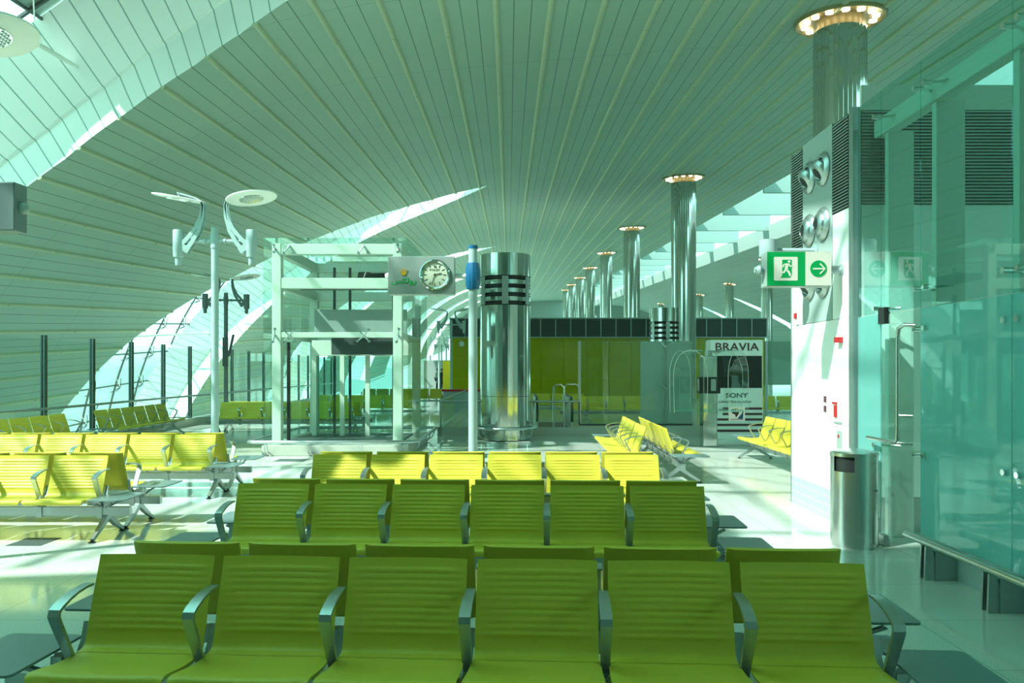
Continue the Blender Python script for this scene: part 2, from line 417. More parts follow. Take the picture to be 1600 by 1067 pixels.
# opposite shell beyond the spine, with its own leaf skylights
rp_ = [(22, 8.1), (25, 8.6), (28.5, 8.8), (33, 8.4), (37, 7.6), (41, 6.2), (45, 4.3), (50, 1.4), (53.5, -2), (55, -5.6)]
def rshell(u, y):
    x = u*(len(rp_)-1); i = min(int(x), len(rp_)-2); f = x-i
    return Vector((rp_[i][0]+(rp_[i+1][0]-rp_[i][0])*f+.004*y, y, 1.7+rp_[i][1]+(rp_[i+1][1]-rp_[i][1])*f+.045*y))
cm2 = MB()
def leafn(u): return 8*max(0, (u-.52)/.48)**.6*(1 - .55*max(0, (u-.52)/.48))
us = [i/40 for i in range(41)]
def strip2(fa, fb):
    o = len(cm2.v)
    for u in us:
        for j in range(5):
            y = fa(u)+(fb(u)-fa(u))*j/4; cm2.v.append(tuple(rshell(u, y))); cm2.uv[len(cm2.v)-1] = (u*17, y+100)
    for i in range(40):
        for j in range(4):
            q = o+i*5+j; cm2.f.append((q, q+1, q+6, q+5))
tips = [20+32*i for i in range(7)]
prev = lambda u: -20.0
for tp in tips:
    strip2(prev, lambda u: tp - leafn(u)*.2 - (0 if u < .52 else 10*(u-.52)))
    prev = (lambda tp: lambda u: tp + leafn(u)*.8 - (0 if u < .52 else 10*(u-.52)))(tp)
strip2(prev, lambda u: YEND)
c2 = struct(cm2.build('ceiling_right', 'ceil', smooth=40))
mb = MB(); mb.grid(lambda u, v: rshell(0, -20+(YEND+20)*u)+Vector((-.3*v, 0, -.02+1.3*v)), 20, 1)
mb.build('edge_fascia', 'bgrey', c2)
# white transverse baffles in the spine rooflight
sp_ = thing('rooflight_baffles', 'white transverse baffle panels in the long rooflight beside the columns', 'baffle', (0, 0, 0))
for i in range(21):
    y = 20+9.9*i; z = 1.7+8.35+SLOPE*y
    MB().bb(15.3+.004*y, 21.9+.004*y, y, y+.25, z, z+3.0).build('baffle_panel', 'baff', sp_)

# far end
mb = MB(); mb.bb(-34, 62, YEND-.3, YEND, -5, 4.2); mb.bb(-34, 62, YEND-.4, YEND, 15, 34)
we = struct(mb.build('wall_end', 'bgrey'))
mb = MB()
for i in range(18): mb.bb(-32+5*i, -31.6+5*i, YEND-.5, YEND-.2, 4, 15.1)
mb.build('mullion', 'darkp', we)

# ---------------------------------------------------------------- floors
def px_part(y): return -9.084-.0354*y      # line of the left partition
mb = MB(); mb.add([(px_part(-28), -28, 0), (60, -28, 0), (60, YEND, 0), (px_part(YEND), YEND, 0), (px_part(-28), -28, -.6), (60, -28, -.6), (60, YEND, -.6), (px_part(YEND), YEND, -.6)],
    [(0, 1, 2, 3), (7, 6, 5, 4), (0, 3, 7, 4), (0, 4, 5, 1), (1, 5, 6, 2), (2, 6, 7, 3)])
struct(mb.build('floor', 'floor'))
mb = MB(); mb.bb(-34, -9, -28, YEND, -5.3, -5.0); struct(mb.build('floor_lower', 'stone'))
mb = MB(); mb.bb(-32, 60, -27.9, -27.6, -5, 12); struct(mb.build('wall_rear', 'bgrey'))

# ---------------------------------------------------------------- beam seating
HALF = .284
BK = [(-.055, .400), (-.025, .401), (.0, .408), (.017, .432), (.034, .49), (.056, .56), (.082, .64), (.106, .71), (.126, .77), (.136, .805)]      # front face
def pl(tab, t):
    x = t*(len(tab)-1); i = min(int(x), len(tab)-2); f = x-i
    p0 = tab[max(i-1, 0)]; p1 = tab[i]; p2 = tab[i+1]; p3 = tab[min(i+2, len(tab)-1)]
    return tuple(.5*((2*p1[j])+(-p0[j]+p2[j])*f+(2*p0[j]-5*p1[j]+4*p2[j]-p3[j])*f*f+(-p0[j]+3*p1[j]-3*p2[j]+p3[j])*f**3) for j in (0, 1))
def backrest_mesh():
    mb = MB(); nu, nv = 16, 84
    def P(side):
        def f(u, v):
            x = -1+2*u; y, z = pl(BK, v); hw = HALF-.003*v
            y2, z2 = pl(BK, min(1, v+.01)); y1, z1 = pl(BK, max(0, v-.01)); l_ = hypot(y2-y1, z2-z1); ny, nz = -(z2-z1)/l_, (y2-y1)/l_
            dish = .017*(1-x*x)*min(1, max(0, (v-.2)*2))
            r = 0
            if side < 0 and .47 < z < .765 and abs(x) < .86:
                e = min(1, (.86-abs(x))/.06)*min(1, (z-.47)/.01)*min(1, (.765-z)/.01); r = .0075*abs(sin((z-.47)/.295*pi*10))*e
            off = r-.003*max(0, (abs(x)-.93)/.07) if side < 0 else -.026+.012*max(0, (abs(x)-.9)/.1)
            return (x*hw, y+dish+ny*off, z+nz*off)
        return f
    mb.grid(P(-1), nu, nv); mb.grid(P(1), nu, 24)
    # rim
    def rim(pts_a, pts_b):
        o = len(mb.v); mb.v += [tuple(p) for p in pts_a+pts_b]; n = len(pts_a)
        for i in range(n-1): mb.f.append((o+i, o+i+1, o+n+i+1, o+n+i))
    fa, fb = P(-1), P(1)
    rim([fa(i/nu, 1) for i in range(nu+1)], [fb(i/nu, 1) for i in range(nu+1)])
    for u in (0, 1): rim([fa(u, j/24) for j in range(25)], [fb(u, j/24) for j in range(25)])
    return mb.mesh('backrest', M_['seat'], 50)
ST = [(-.05, .3995), (-.085, .397), (-.145, .398), (-.22, .406), (-.30, .419), (-.36, .427), (-.388, .421), (-.400, .405), (-.398, .388)]
def seat_mesh():
    mb = MB(); nu, nv = 16, 32
    def P(side):
        def f(u, v):
            x = -1+2*u; y, z = pl(ST, v); hw = HALF+.004+.011*v
            if v > .7: hw -= .022*((v-.7)/.3)**2
            z -= .010*(1-x*x)*sin(pi*min(1, v*1.2))
            if side < 0:
                y2, z2 = y*.97, z-.03
                return (x*(hw-.01), y2, max(z2, .372 if v > .6 else .362))
            return (x*hw, y, z-.006*max(0, (abs(x)-.9)/.1)**2)
        return f
    mb.grid(P(1), nu, nv); mb.grid(P(-1), nu, nv)
    fa, fb = P(1), P(-1)
    for u in (0, 1):
        o = len(mb.v); a = [fa(u, j/nv) for j in range(nv+1)]; b = [fb(u, j/nv) for j in range(nv+1)]; mb.v += a+b
        for i in range(nv): mb.f.append((o+i, o+i+1, o+nv+1+i+1, o+nv+1+i))
    o = len(mb.v); a = [fa(i/nu, 1) for i in range(nu+1)]; b = [fb(i/nu, 1) for i in range(nu+1)]; mb.v += a+b
    for i in range(nu): mb.f.append((o+i, o+i+1, o+nu+2+i, o+nu+1+i))
    return mb.mesh('seat', M_['seat'], 50)
def arm_mesh():
    mb = MB()
    pts = [(0, -.045, .345), (0, -.075, .40), (0, -.17, .575), (0, -.18, .600), (0, -.172, .622), (0, -.15, .634), (0, -.09, .655), (0, -.03, .668), (0, .04, .674), (0, .095, .672)]
    mb.bar(pts, [.042, .044, .05, .052, .052, .052, .05, .048, .045, .04], [.018, .018, .017, .017, .017, .015, .013, .012, .011, .01])
    return mb.mesh('armrest', M_['alu'], 35)
def support_mesh():
    mb = MB()
    mb.box((0, -.05, .262), (.055, .085, .12)); mb.bar([(0, -.05, .30), (0, -.16, .345), (0, -.28, .368)], .035, .025)
    mb.bar([(0, -.05, .30), (0, .0, .35), (0, .045, .41), (0, .075, .50)], .03, .014)
    return mb.mesh('support_arm', M_['alu'], 35)
def leg_mesh():
    mb = MB(); mb.box((0, -.04, .28), (.05, .07, .2))
    mb.bar([(0, -.04, .22), (0, -.18, .12), (0, -.34, .025)], [.05, .045, .035], [.06, .045, .03])
    mb.bar([(0, -.04, .22), (0, .11, .11), (0, .26, .025)], [.05, .045, .035], [.06, .045, .03])
    return mb.mesh('leg', M_['alu'], 35)
def foot_mesh():
    mb = MB(); mb.cyl((0, 0, 0), (0, 0, .01), .034); mb.cyl((0, 0, .01), (0, 0, .03), .012); return mb.mesh('foot_pad', M_['black'], 35)
def table_mesh():
    mb = MB(); mb.prism(rrect(0, .36, -.42, .10, .03), (0, 0, .415), (1, 0, 0), (0, 1, 0), .012); return mb.mesh('side_table', M_['table'])
def tarm_mesh():
    mb = MB()
    for s in (-1, 1): mb.bar([(0, -.05, .29), (.06+.02, -.05-.06*s, .33), (.17, -.05-.17*s, .412)], .03, .018, (0, 1, 0))
    mb.cyl((0.04, -.05, .27), (.04, -.05, .33), .025)
    return mb.mesh('table_bracket', M_['alu'], 35)
PR = dict(b=backrest_mesh(), s=seat_mesh(), a=arm_mesh(), u=support_mesh(), l=leg_mesh(), f=foot_mesh(), t=table_mesh(), k=tarm_mesh())
PITCH = .612
_beams = {}
def bench(X, Y, deg, label, n=6, group='beam seating benches in the gate lounge', tables=(1, 1)):
    """X, Y: middle of the seat/back crease line; deg 0 faces the camera"""
    t = thing('beam_seat_bench', label, 'bench', (X, Y, 0), R(deg), group)
    L = n*PITCH/2
    for i in range(n):
        x = -L+PITCH*(i+.5); link('seat', PR['s'], t, (x, 0, 0)); link('backrest', PR['b'], t, (x, 0, 0))
    for i in range(n+1):
        x = -L+PITCH*i; link('armrest', PR['a'], t, (x, 0, 0)); link('support_arm', PR['u'], t, (x, 0, 0))
    key = (n,)
    if key not in _beams:
        _beams[key] = MB().bb(-L-.30, L+.30, -.08, -.02, .22, .305).mesh('beam', M_['alu'])
    link('beam', _beams[key], t)
    for s in (-1, 1):
        lg = link('leg', PR['l'], t, (s*(L+.06), 0, 0))
        for y in (-.34, .26): link('foot_pad', PR['f'], lg, (0, y, 0))
    for s, on in zip((-1, 1), tables):
        if not on: continue
        tb = link('side_table', PR['t'], t, (s*(L+.035), 0, 0)); kb = link('table_bracket', PR['k'], tb)
        if s < 0: tb.rotation_euler = (0, 0, pi); tb.location = (-L-.035, -.32, 0)
        if s < 0: kb.location = (0, -.22, 0)
    return t
def pair(Xt, Yt, deg, lab_front, lab_rear, n=6):
    """two benches back to back; Xt, Yt: centre of the front bench's top edge"""
    d = R(deg); fx, fy = -sin(d), cos(d)          # local +y of the front bench
    bench(Xt-fx*.145, Yt-fy*.145, deg, lab_front, n)
    bench(Xt+fx*(.30+.145), Yt+fy*(.30+.145), deg+180, lab_rear, n)
pair(-.205, 3.77, -3.1, 'long olive-yellow bench in shade nearest the camera, its ribbed seats facing us', 'olive bench back to back behind the nearest bench, only smooth rear rims showing')
pair(-.37, 6.18, -2.6, 'yellow-green six-seat bench in the second block, facing us in half shade', 'yellow-green bench backing onto the second block, seen as a thin strip of top rims')
pair(-.32, 8.37, -.7, 'brightly lit yellow bench of the third block in front of the glass lift', 'bench backing onto the third block with only its top rims showing')
pair(-4.22-1.83, 8.29, 0, 'sunlit yellow bench at the left edge with a side table and splayed leg showing', 'bench backing onto the near left sunlit bench, its smooth flank and far table visible')
pair(-4.10-1.83, 10.95, 0, 'farther sunlit yellow bench on the left in front of the tall light mast', 'bench backing onto the farther left sunlit bench, side table towards the lift')
bench(-9.02, 14.35, 90, 'shaded bench along the left glass partition, nearer of the two', 6)
bench(-9.05, 19.1, 91, 'shaded bench along the left glass partition, farther one behind the light mast', 6)
bench(-6.25, 21.65, 0, 'yellow bench facing us just left of and behind the glass lift', 6)
bench(-6.15, 22.3, 180, 'bench backing onto the yellow bench behind the glass lift')
bench(-5.2, 27.5, 0, 'sunlit yellow bench seen far off through the lift glass')
bench(-5.2, 36.5, 0, 'tiny sunlit yellow bench farthest off behind the lift')
bench(1.88, 13.75, -91, 'yellow five-seat bench facing left between the steel drum and the display stand', 5)
bench(2.45, 13.55, 89, 'yellow five-seat bench facing right with a grey side table at its near end', 5)
bench(4.62, 13.35, -90, 'yellow bench facing left, partly hidden behind the white service wall', 6)
bench(3.3, 26.5, 0, 'yellow bench seen through the clear glass screen left of the frosted panels', 5)
bench(9.6, 26.5, 0, 'yellow bench seen between the display stand and the white service wall', 5)
bench(1.3, 29.5, 180, 'yellow seats behind the escalator head beside the steel drum', 4)

# ---------------------------------------------------------------- left partition
pt = thing('glass_partition', 'tall glass partition with dark posts and handrail along the left edge of the floor', 'partition')
P0, P1 = 4.3, 46.3; n = int((P1-P0)/2)
dirp = Vector((-.0354, 1, 0)).normalized()
mb = MB(); mb.add([(px_part(P0)-.12, P0, 0), (px_part(P0)+.12, P0, 0), (px_part(P1)+.12, P1, 0), (px_part(P1)-.12, P1, 0), (px_part(P0)-.12, P0, .22), (px_part(P0)+.12, P0, .22), (px_part(P1)+.12, P1, .22), (px_part(P1)-.12, P1, .22)],
    [(0, 1, 5, 4), (1, 2, 6, 5), (2, 3, 7, 6), (3, 0, 4, 7), (4, 5, 6, 7), (3, 2, 1, 0)])
mb.build('kerb', 'stone', pt)
for i in range(n+1):
    y = P0+2*i; x = px_part(y)
    m1 = MB(); m1.bb(x-.045, x-.015, y-.05, y+.05, .22, 2.40); m1.bb(x+.015, x+.045, y-.05, y+.05, .22, 2.40); m1.bb(x-.02, x+.02, y-.03, y+.03, .22, 2.36)
    po = m1.build('post', 'dsteel', pt)
    m2 = MB(); m2.bar([(x+.03, y, .80), (x+.10, y, .80), (x+.13, y, .88)], .02, .02, (0, 1, 0)); m2.build('rail_bracket', 'alu', po)
    if i < n:
        g = MB(); a, b = Vector((x, y+.06, 0)), Vector((px_part(y+2), y+1.94, 0)); q = .006
        g.add([a+Vector((-q, 0, .24)), a+Vector((q, 0, .24)), b+Vector((q, 0, .24)), b+Vector((-q, 0, .24)), a+Vector((-q, 0, 2.32)), a+Vector((q, 0, 2.32)), b+Vector((q, 0, 2.32)), b+Vector((-q, 0, 2.32))],
              [(0, 1, 5, 4), (1, 2, 6, 5), (2, 3, 7, 6), (3, 0, 4, 7), (4, 5, 6, 7), (3, 2, 1, 0)])
        g.build('glass_pane', 'glass', pt)
mb = MB(); mb.tube([(px_part(P0)+.14, P0, .90), (px_part(P1)+.14, P1, .90)], .028, 10); mb.build('handrail', 'alu', pt, smooth=40)

# ---------------------------------------------------------------- light masts
def make_mast(label, loc, rz=0, paint='maskp'):
    t = thing('light_mast', label, 'lamp post', loc, rz, 'double-headed light masts')
    p = MB(); p.cyl((0, 0, 0), (0, 0, 3.75), .062, n=20); p.cyl((0, 0, 3.75), (0, 0, 3.98), .072, n=20); p.cyl((0, 0, 3.98), (0, 0, 4.10), .062, n=20); p.cyl((0, 0, 0), (0, 0, .02), .14, n=24)
    p.build('pole', paint, t, smooth=40)
    a = MB(); a.cyl((-.60, 0, 3.87), (.60, 0, 3.87), .032, n=12)
    for s in (-1, 1): a.cyl((s*.15, 0, 3.87), (s*.19, 0, 3.87), .045, n=12)
    a.build('crossarm', paint, t, smooth=40)
    for s in (-1, 1):
        h = MB(); x = s*.62
        h.lathe([(.0, 4.06), (.085, 4.06), (.09, 4.05), (.09, 3.70), (.085, 3.69), (.085, 3.62), (.078, 3.60), (.052, 3.595), (.052, 3.48), (.045, 3.46), (0, 3.46)][::-1], 24, (x, 0, 0))
        hd = h.build('spotlight_housing', paint, t, smooth=35)
        q = MB(); q.cyl((x, 0, 3.452), (x, 0, 3.46), .04); q.build('lamp', 'warmring', hd)
        c = MB()
        arc = [(x-s*.08, 0, 3.74), (x-s*.2, 0, 3.87), (x-s*.33, 0, 4.06), (x-s*.41, 0, 4.28), (x-s*.43, 0, 4.46), (x-s*.41, 0, 4.53)]
        wd = [.10, .085, .055, .03, .015, .008]
        for yo in (-.045, .045):
            for sd_ in (-1, 1):
                pp = []
                for q in range(6):
                    a_, b_ = Vector(arc[max(q-1, 0)]), Vector(arc[min(q+1, 5)]); d_ = (b_-a_).normalized(); n_ = Vector((d_.z, 0, -d_.x))
                    pp.append(Vector(arc[q])+n_*wd[q]*sd_*.62+Vector((0, yo, 0)))
                c.bar(pp, .02, [.075, .07, .06, .045, .04, .035], (0, 1, 0))
            c.bar([(arc[0][0], yo, arc[0][2]-.03), (x-s*.14, yo, 3.80)], .019, .2, (0, 1, 0))
            c.bar([(arc[2][0], yo, arc[2][2]), (arc[3][0], yo, arc[3][2])], .018, .05, (0, 1, 0))
        c.cyl((x-s*.27, -.045, 3.98), (x-s*.27, .045, 3.98), .012); c.cyl((x-s*.40, -.05, 4.28), (x-s*.40, .05, 4.28), .012)
        c.bar([(x-s*.41, 0, 4.53), (x-s*.30, 0, 4.60), (x-s*.1, 0, 4.66), (x+s*.02, 0, 4.69)], [.07, .06, .05, .04], .02, (0, 1, 0))
        c.build('curved_arm', paint, t)
        Mx = Matrix.Rotation(-s*R(10), 3, 'Y') @ Matrix.Rotation(R(6 if s < 0 else -3), 3, 'X')
        d = MB(); cc = (x, 0, 4.60)
        d.lathe([(.20, -.012), (.39, -.018), (.42, -.004), (.42, .012), (.38, .022), (.0, .03)], 40, cc, Mx)
        ds = d.build('reflector_disc', 'white', t, smooth=35)
        e_ = MB(); e_.lathe([(0, -.026), (.205, -.022), (.21, -.008)], 30, cc, Mx)
        for i in range(-5, 6):
            for j in range(-5, 6):
                if hypot(i, j) < 5.3: e_.lathe([(0, -.045), (.016, -.024)], 4, Vector(cc)+Mx @ Vector((i*.036, j*.036, 0)), Mx)
        e_.build('mirror_facets', 'chrome', ds)
        cl = MB(); cl.cyl(Vector(cc)+Mx @ Vector((0, 0, .03)), Vector(cc)+Mx @ Vector((0, 0, .09)), .02); cl.build('disc_clamp', 'alu', ds)
    return t
make_mast('tall pale two-headed light mast standing left of the glass lift', (-5.1, 13.5, 0))
mst = make_mast('light mast at the top left corner, only one large disc showing', (-5.22, 6.9, 0))
m2 = make_mast('dark-looking light mast farther back behind the tall pale one, by the glass partition', (-9.1, 25, 0), R(10), 'mast_shade')
mb = MB(); mb.box((.0, -.09, 2.25), (.16, .1, .9)); mb.box((.17, -.09, 2.45), (.07, .06, .7), Matrix.Rotation(R(12), 3, 'Y')); mb.build('speaker_box', 'darkp', m2)
make_mast('light mast visible between the lift and the clock post', (-3.15, 38.8, 0))
make_mast('small distant light mast under the far roof openings, nearer of the far pair', (-5.6, 58, 0))
make_mast('tiny farthest light mast close to the two people', (-6.9, 74, 0))

# ---------------------------------------------------------------- round steel columns with lamp rings
def th_at(x, y):
    lo, hi = 56.2, 120
    for _ in range(40):
        m = (lo+hi)/2
        if shell(m, y).x > x: lo = m
        else: hi = m
    return lo
def column_thing(px, Y, label, r=.645, top=None, nrm=None, flip=False):
    X = (px-806)*Y/1244
    t = thing('steel_column', label, 'column', (X, Y, 0), 0, 'round steel columns with lamp rings')
    if top is None:
        th = th_at(X, Y); pz = shell(th, Y).z; tilt = Matrix.Rotation(-math.atan(.035), 3, 'Y') @ Matrix.Rotation(math.atan(SLOPE), 3, 'X')
    else: pz = top; tilt = Matrix.Rotation(R(8 if flip else -8), 3, 'Y')
    sh = MB(); n = 36; H = pz-.35
    sh.cyl((0, 0, 0), (0, 0, H), r, n=n)
    for i in range(n):
        a = 2*pi*(i+.5)/n; sh.cyl((cos(a)*r, sin(a)*r, .1), (cos(a)*r, sin(a)*r, H), .008, n=5)
    sh.build('shaft', 'pol', t, smooth=8)
    cc = Vector((0, 0, pz)); rg = MB()
    R1, R2 = r*1.66, r*1.0
    rg.lathe([(R1+.07, .0), (R1+.06, -.07), (R1+.02, -.09), (R1-.04, -.07), (R1-.10, -.03), (R2*.8, -.02)], 48, cc, tilt, False)
    rg.v = rg.v; ring = rg.build('ceiling_ring', 'warmring', t, smooth=40)
    ins = MB(); ins.cyl((0, 0, H-.01), (0, 0, pz+.30), r*.86, n=n)
    ins.build('inner_core', 'warmring', t, smooth=8)
    return t, cc, tilt, R1
MR = MB().cyl((0, 0, -.05), (0, 0, 0), .095, n=14).mesh('lamp', M_['lamp'])
def lamps(t, cc, tilt, R1, n=14):
    for i in range(n):
        a = 2*pi*i/n; p = cc+tilt @ Vector((R1*.80*cos(a), R1*.80*sin(a), -.05)); o = link('lamp', MR, t, p); o.rotation_euler = tilt.to_euler()
cols = [(1312, 20.6, 'thick fluted steel column rising behind the white service wall with bright lamp ring'),
        (1068, 42.6, 'tall mirror-bright column left of the exit sign, second nearest of the main row'),
        (987, 64.2, 'third column of the main row, right of the smaller far columns'), (947, 86, 'fourth column of the main row'),
        (922, 108, 'fifth column of the main row, counting away from us'), (906, 130, 'sixth column of the main row, counting away from us'),
        (893.5, 152, 'seventh column of the main row, counting away from us'), (884, 174, 'farthest column of the main row, slimmest in view')]
for px, Y, lb in cols: lamps(*column_thing(px, Y, lb))
for px, Y, lb in [(1198, 94, 'right-hand column directly below the exit sign, beyond the spine rooflight'), (1140, 130, 'right-hand column second from the exit sign, small lamp ring on top'), (1093, 159, 'right-hand column peeking out beside the tall bright column'), (1033, 205, 'right-hand column farthest off, above the vented steel drum')]:
    X = (px-806)*Y/1244; x = X-.004*Y
    zz = interp([(a, b) for a, b in rp_], x)+1.7+.045*Y
    lamps(*column_thing(px, Y, lb, top=zz, flip=True), n=10)

# ---------------------------------------------------------------- vented steel drums
def drum(X, Y, H, label, rail=True):
    t = thing('steel_drum_column', label, 'column', (X, Y, 0), 0, 'vented steel drums')
    r = .61; n = 64; rs = []; random.seed(3)
    for i in range(n): rs.append(r*(1+random.uniform(-.005, .005)))
    def ringpts(z): return [Vector((rs[i]*cos(2*pi*i/n), rs[i]*sin(2*pi*i/n), z)) for i in range(n)]
    def sect(z0, z1):
        b = MB(); b.add(ringpts(z0)+ringpts(z1), [(i, (i+1) % n, n+(i+1) % n, n+i) for i in range(n)]+[tuple(range(n))[::-1], tuple(range(n, 2*n))]); return b
    sect(.02, 1.05).build('lower_casing', 'pol', t); vz = [H-.58, H-.78, H-.98, H-1.18]
    MB().cyl((0, 0, .0), (0, 0, H-.1), r-.06, n=32).build('inner_core', 'black', t, smooth=30)
    levels = [1.06]+sorted(sum([[z-.05, z+.05] for z in vz], []))+[H]
    for a, b in zip(levels[::2], levels[1::2]): sect(a, b).build('upper_casing', 'pol', t)
    st = MB()
    for k in range(6):
        a = -pi/2+k*pi/3; c = Vector((cos(a)*(r-.002), sin(a)*(r-.002), H-.88)); st.box(c, (.014, .15, .66), Matrix.Rotation(a, 3, 'Z'))
    st.build('vent_stile', 'alu', t)
    for z in vz: MB().lathe([(r-.05, z-.02), (r-.01, z-.02), (r-.01, z-.005), (r-.05, z-.005)], 40).build('vent_louvre', 'black', t)
    if rail:
        q = MB(); q.tube([(cos(2*pi*i/40)*.76, sin(2*pi*i/40)*.76, .30) for i in range(40)], .03, 8, True)
        for i in range(6): a = 2*pi*i/6+.5; q.bar([(cos(a)*.62, sin(a)*.62, .05), (cos(a)*.72, sin(a)*.72, .12), (cos(a)*.76, sin(a)*.76, .28)], .04, .015, (-sin(a), cos(a), 0))
        q.build('guard_rail', 'alu', t, smooth=40)
drum(-.25, 19.3, 4.45, 'large mirror-polished steel drum with black vent bands behind the clock post')
drum(5.9, 31.5, 4.1, 'small distant vented steel drum rising behind the frosted glass panels', False)

# ---------------------------------------------------------------- glass lift
lf = thing('glass_lift', 'free-standing glass lift shaft with pale steel frame left of the clock post', 'lift', (-3.56, 15.7, 0))
LX, LY, LH = 1.425, 3.4, 4.29       # half width, depth, height of the glass skin
def fr(name, boxes, m='frame', bevel=.01, parent=lf):
    b = MB(); [b.bb(*x) for x in boxes]; return b.build(name, m, parent, bevel=bevel)
for x in (-LX+.13, LX-.31):
    for y in (.15, LY-.33): fr('frame_post', [(x, x+.18, y, y+.18, .2, LH-.08)])
for y in (.16, LY-.32):
    fr('frame_beam', [(-LX+.3, LX-.3, y, y+.16, LH-.30, LH-.09)]); fr('frame_beam', [(-LX+.3, LX-.3, y, y+.16, LH-.98, LH-.77)]); fr('frame_beam', [(-LX+.3, LX-.3, y, y+.14, 2.33, 2.44)])
for x in (-LX+.14, LX-.30):
    for z in ((LH-.30, LH-.09), (LH-.98, LH-.77), (2.33, 2.44)): fr('frame_beam', [(x, x+.16, .33, LY-.33, *z)])
for i in range(3):
    x0 = [-LX, -LX+.49, .54][i]; x1 = [-LX+.49, .54, LX][i]
    for y in (0, LY):
        for z0, z1 in ((.2, 2.36), (2.37, LH)): fr('glass_panel', [(x0+.004, x1-.004, y-.006, y+.006, z0, z1)], 'glass', 0)
for x in (-LX, LX):
    for i in range(3):
        for z0, z1 in ((.2, 2.36), (2.37, LH)): fr('glass_panel', [(x-.006, x+.006, LY/3*i+.01, LY/3*(i+1)-.01, z0, z1)], 'glass', 0)
fr('glass_roof', [(-LX, LX, 0, LY, LH, LH+.014)], 'glass', 0)
def spider(parent, c, arms, d=.16):
    b = MB(); c = Vector(c); b.cyl(c+Vector((0, .09, 0)), c, .022)
    for a in arms:
        e1 = c+Vector((cos(a)*d, -.03, sin(a)*d)); b.cyl(c, e1, .016, .012, 8); b.cyl(e1+Vector((0, .015, 0)), e1+Vector((0, -.035, 0)), .026, n=12)
    return b.build('spider_clamp', 'alu', parent, smooth=40)
for x in (-LX+.49, .54):
    spider(lf, (x, .09, LH-.15), (R(235), R(305))); spider(lf, (x, .09, 2.37), (R(45), R(135), R(225), R(315)))
for x in (-LX+.2, LX-.2):
    spider(lf, (x, .09, LH-.2), (R(90), R(270)), .07); spider(lf, (x, .09, 2.37), (R(80), R(260)), .13)
fr('plinth', [(-LX-.02, LX+.02, -.02, LY+.02, 0, .2)], 'stone')
cb = MB(); zr = .29
loop = [(-LX-.22, -.18, zr), (-LX-.12, -.25, zr), (LX+.12, -.25, zr), (LX+.22, -.15, zr), (LX+.22, LY+.1, zr), (LX+.1, LY+.2, zr), (-LX-.1, LY+.2, zr), (-LX-.22, LY+.1, zr)]
cb.tube(loop, .035, 10, True)
for x in (-1.3, -.45, .55, 1.3): 
    for dx in (-.05, .05): cb.bar([(x+dx, -.03, .02), (x+dx*.6, -.2, .10), (x+dx*.3, -.25, .27)], .012, .03)
for y in (.3, 1.3, 2.3, 3.2):
    cb.bar([(LX+.03, y, .02), (LX+.15, y, .1), (LX+.22, y, .27)], .012, .03, (0, 1, 0))
cb.build('crash_rail', 'alu', lf, smooth=40)
# car and portal
fr('header_panel', [(-.72, 1.25, 1.2, 1.26, 2.42, 2.97)], 'grey')
fr('landing_transom', [(-.95, 1.2, 1.9, 2.0, 2.0, 2.34)], 'frame')
fr('door_machine', [(-.45, .95, 1.6, 1.72, 2.02, 2.40)], 'darkp')
fr('machine_beam', [(-.95, 1.25, .9, 1.05, 3.36, 3.48)], 'black')
b = MB(); b.bb(.3, 1.2, 1.5, 2.3, 3.52, 3.78); b.cyl((.1, 1.9, 3.65), (.35, 1.9, 3.65), .2, n=24); b.build('hoist_motor', 'black', lf, smooth=40)
b = MB(); b.tube([(-.7+.05*cos(a), .97, 3.53+.05*sin(a)) for a in [2*pi*i/16 for i in range(16)]], .012, 6, True); b.build('lifting_eye', 'black', lf)
for x in (-.55, -.2, .78): fr('guide_rail', [(x, x+.05, 2.2, 2.28, .25, LH-.3)], 'darkp')
b = MB(); b.tube([(.35, 1.4, 3.8), (.3, 1.35, 3.65), (.36, 1.35, 3.5), (.34, 1.4, 3.4)], .012, 6); b.build('cable', 'black', lf)
for x in (-.90, -.28, .28, .90):
    fr('door_stile', [(x-.05, x+.05, 1.9, 1.96, .2, 2.0)], 'frame', .005)
for x0, x1 in ((-.84, -.34), (-.22, .22), (.34, .84)): fr('lift_door', [(x0, x1, 1.92, 1.935, .24, 1.98)], 'glassT', 0)
fr('door_stile', [(-1.1, -1.04, .5, .56, .2, 2.25)], 'black', .005); fr('threshold', [(-1.2, 1.2, .4, 2.6, .2, .23)], 'darkp')
for x in (1.0, 1.12): fr('guide_rail', [(x, x+.03, .9, .93, .25, 2.3)], 'chrome')

# ---------------------------------------------------------------- clock post
Yc = 9.95; zc = 1.7+(577-431.5)*Yc/1244
cp = thing('clock_post', 'pale post with blue collar carrying a clock sign, in front of the steel drum', 'signpost', ((739-806)*Yc/1244, Yc, 0))
b = MB(); b.cyl((0, 0, 0), (0, 0, 3.21), .056, n=28); b.cyl((0, 0, 0), (0, 0, .015), .12, n=28); b.build('pole', 'maskp', cp, smooth=40)
b = MB(); b.cyl((0, 0, 3.205), (0, 0, 3.245), .060, n=28); b.build('cap', 'blue', cp, smooth=40)
zb = 1.7+(577-432)*Yc/1244
b = MB(); b.lathe([(.058, zb-.165), (.078, zb-.16), (.093, zb-.09), (.097, zb), (.093, zb+.09), (.078, zb+.165), (.058, zb+.17)], 12); b.build('collar', 'blue', cp, smooth=20)
b = MB(); b.cyl((-.08, 0, zc), (-1.09, 0, zc), .034, n=16); b.lathe([(0, -.04), (.03, -.035), (.045, 0), (.045, .02), (.03, .03)], 20, (-1.06, 0, zc), Matrix.Rotation(R(90), 3, 'Y')); b.build('crossbar', 'white', cp, smooth=40)
sx0, sx1 = (608-806)*Yc/1244-(739-806)*Yc/1244, (711-806)*Yc/1244-(739-806)*Yc/1244
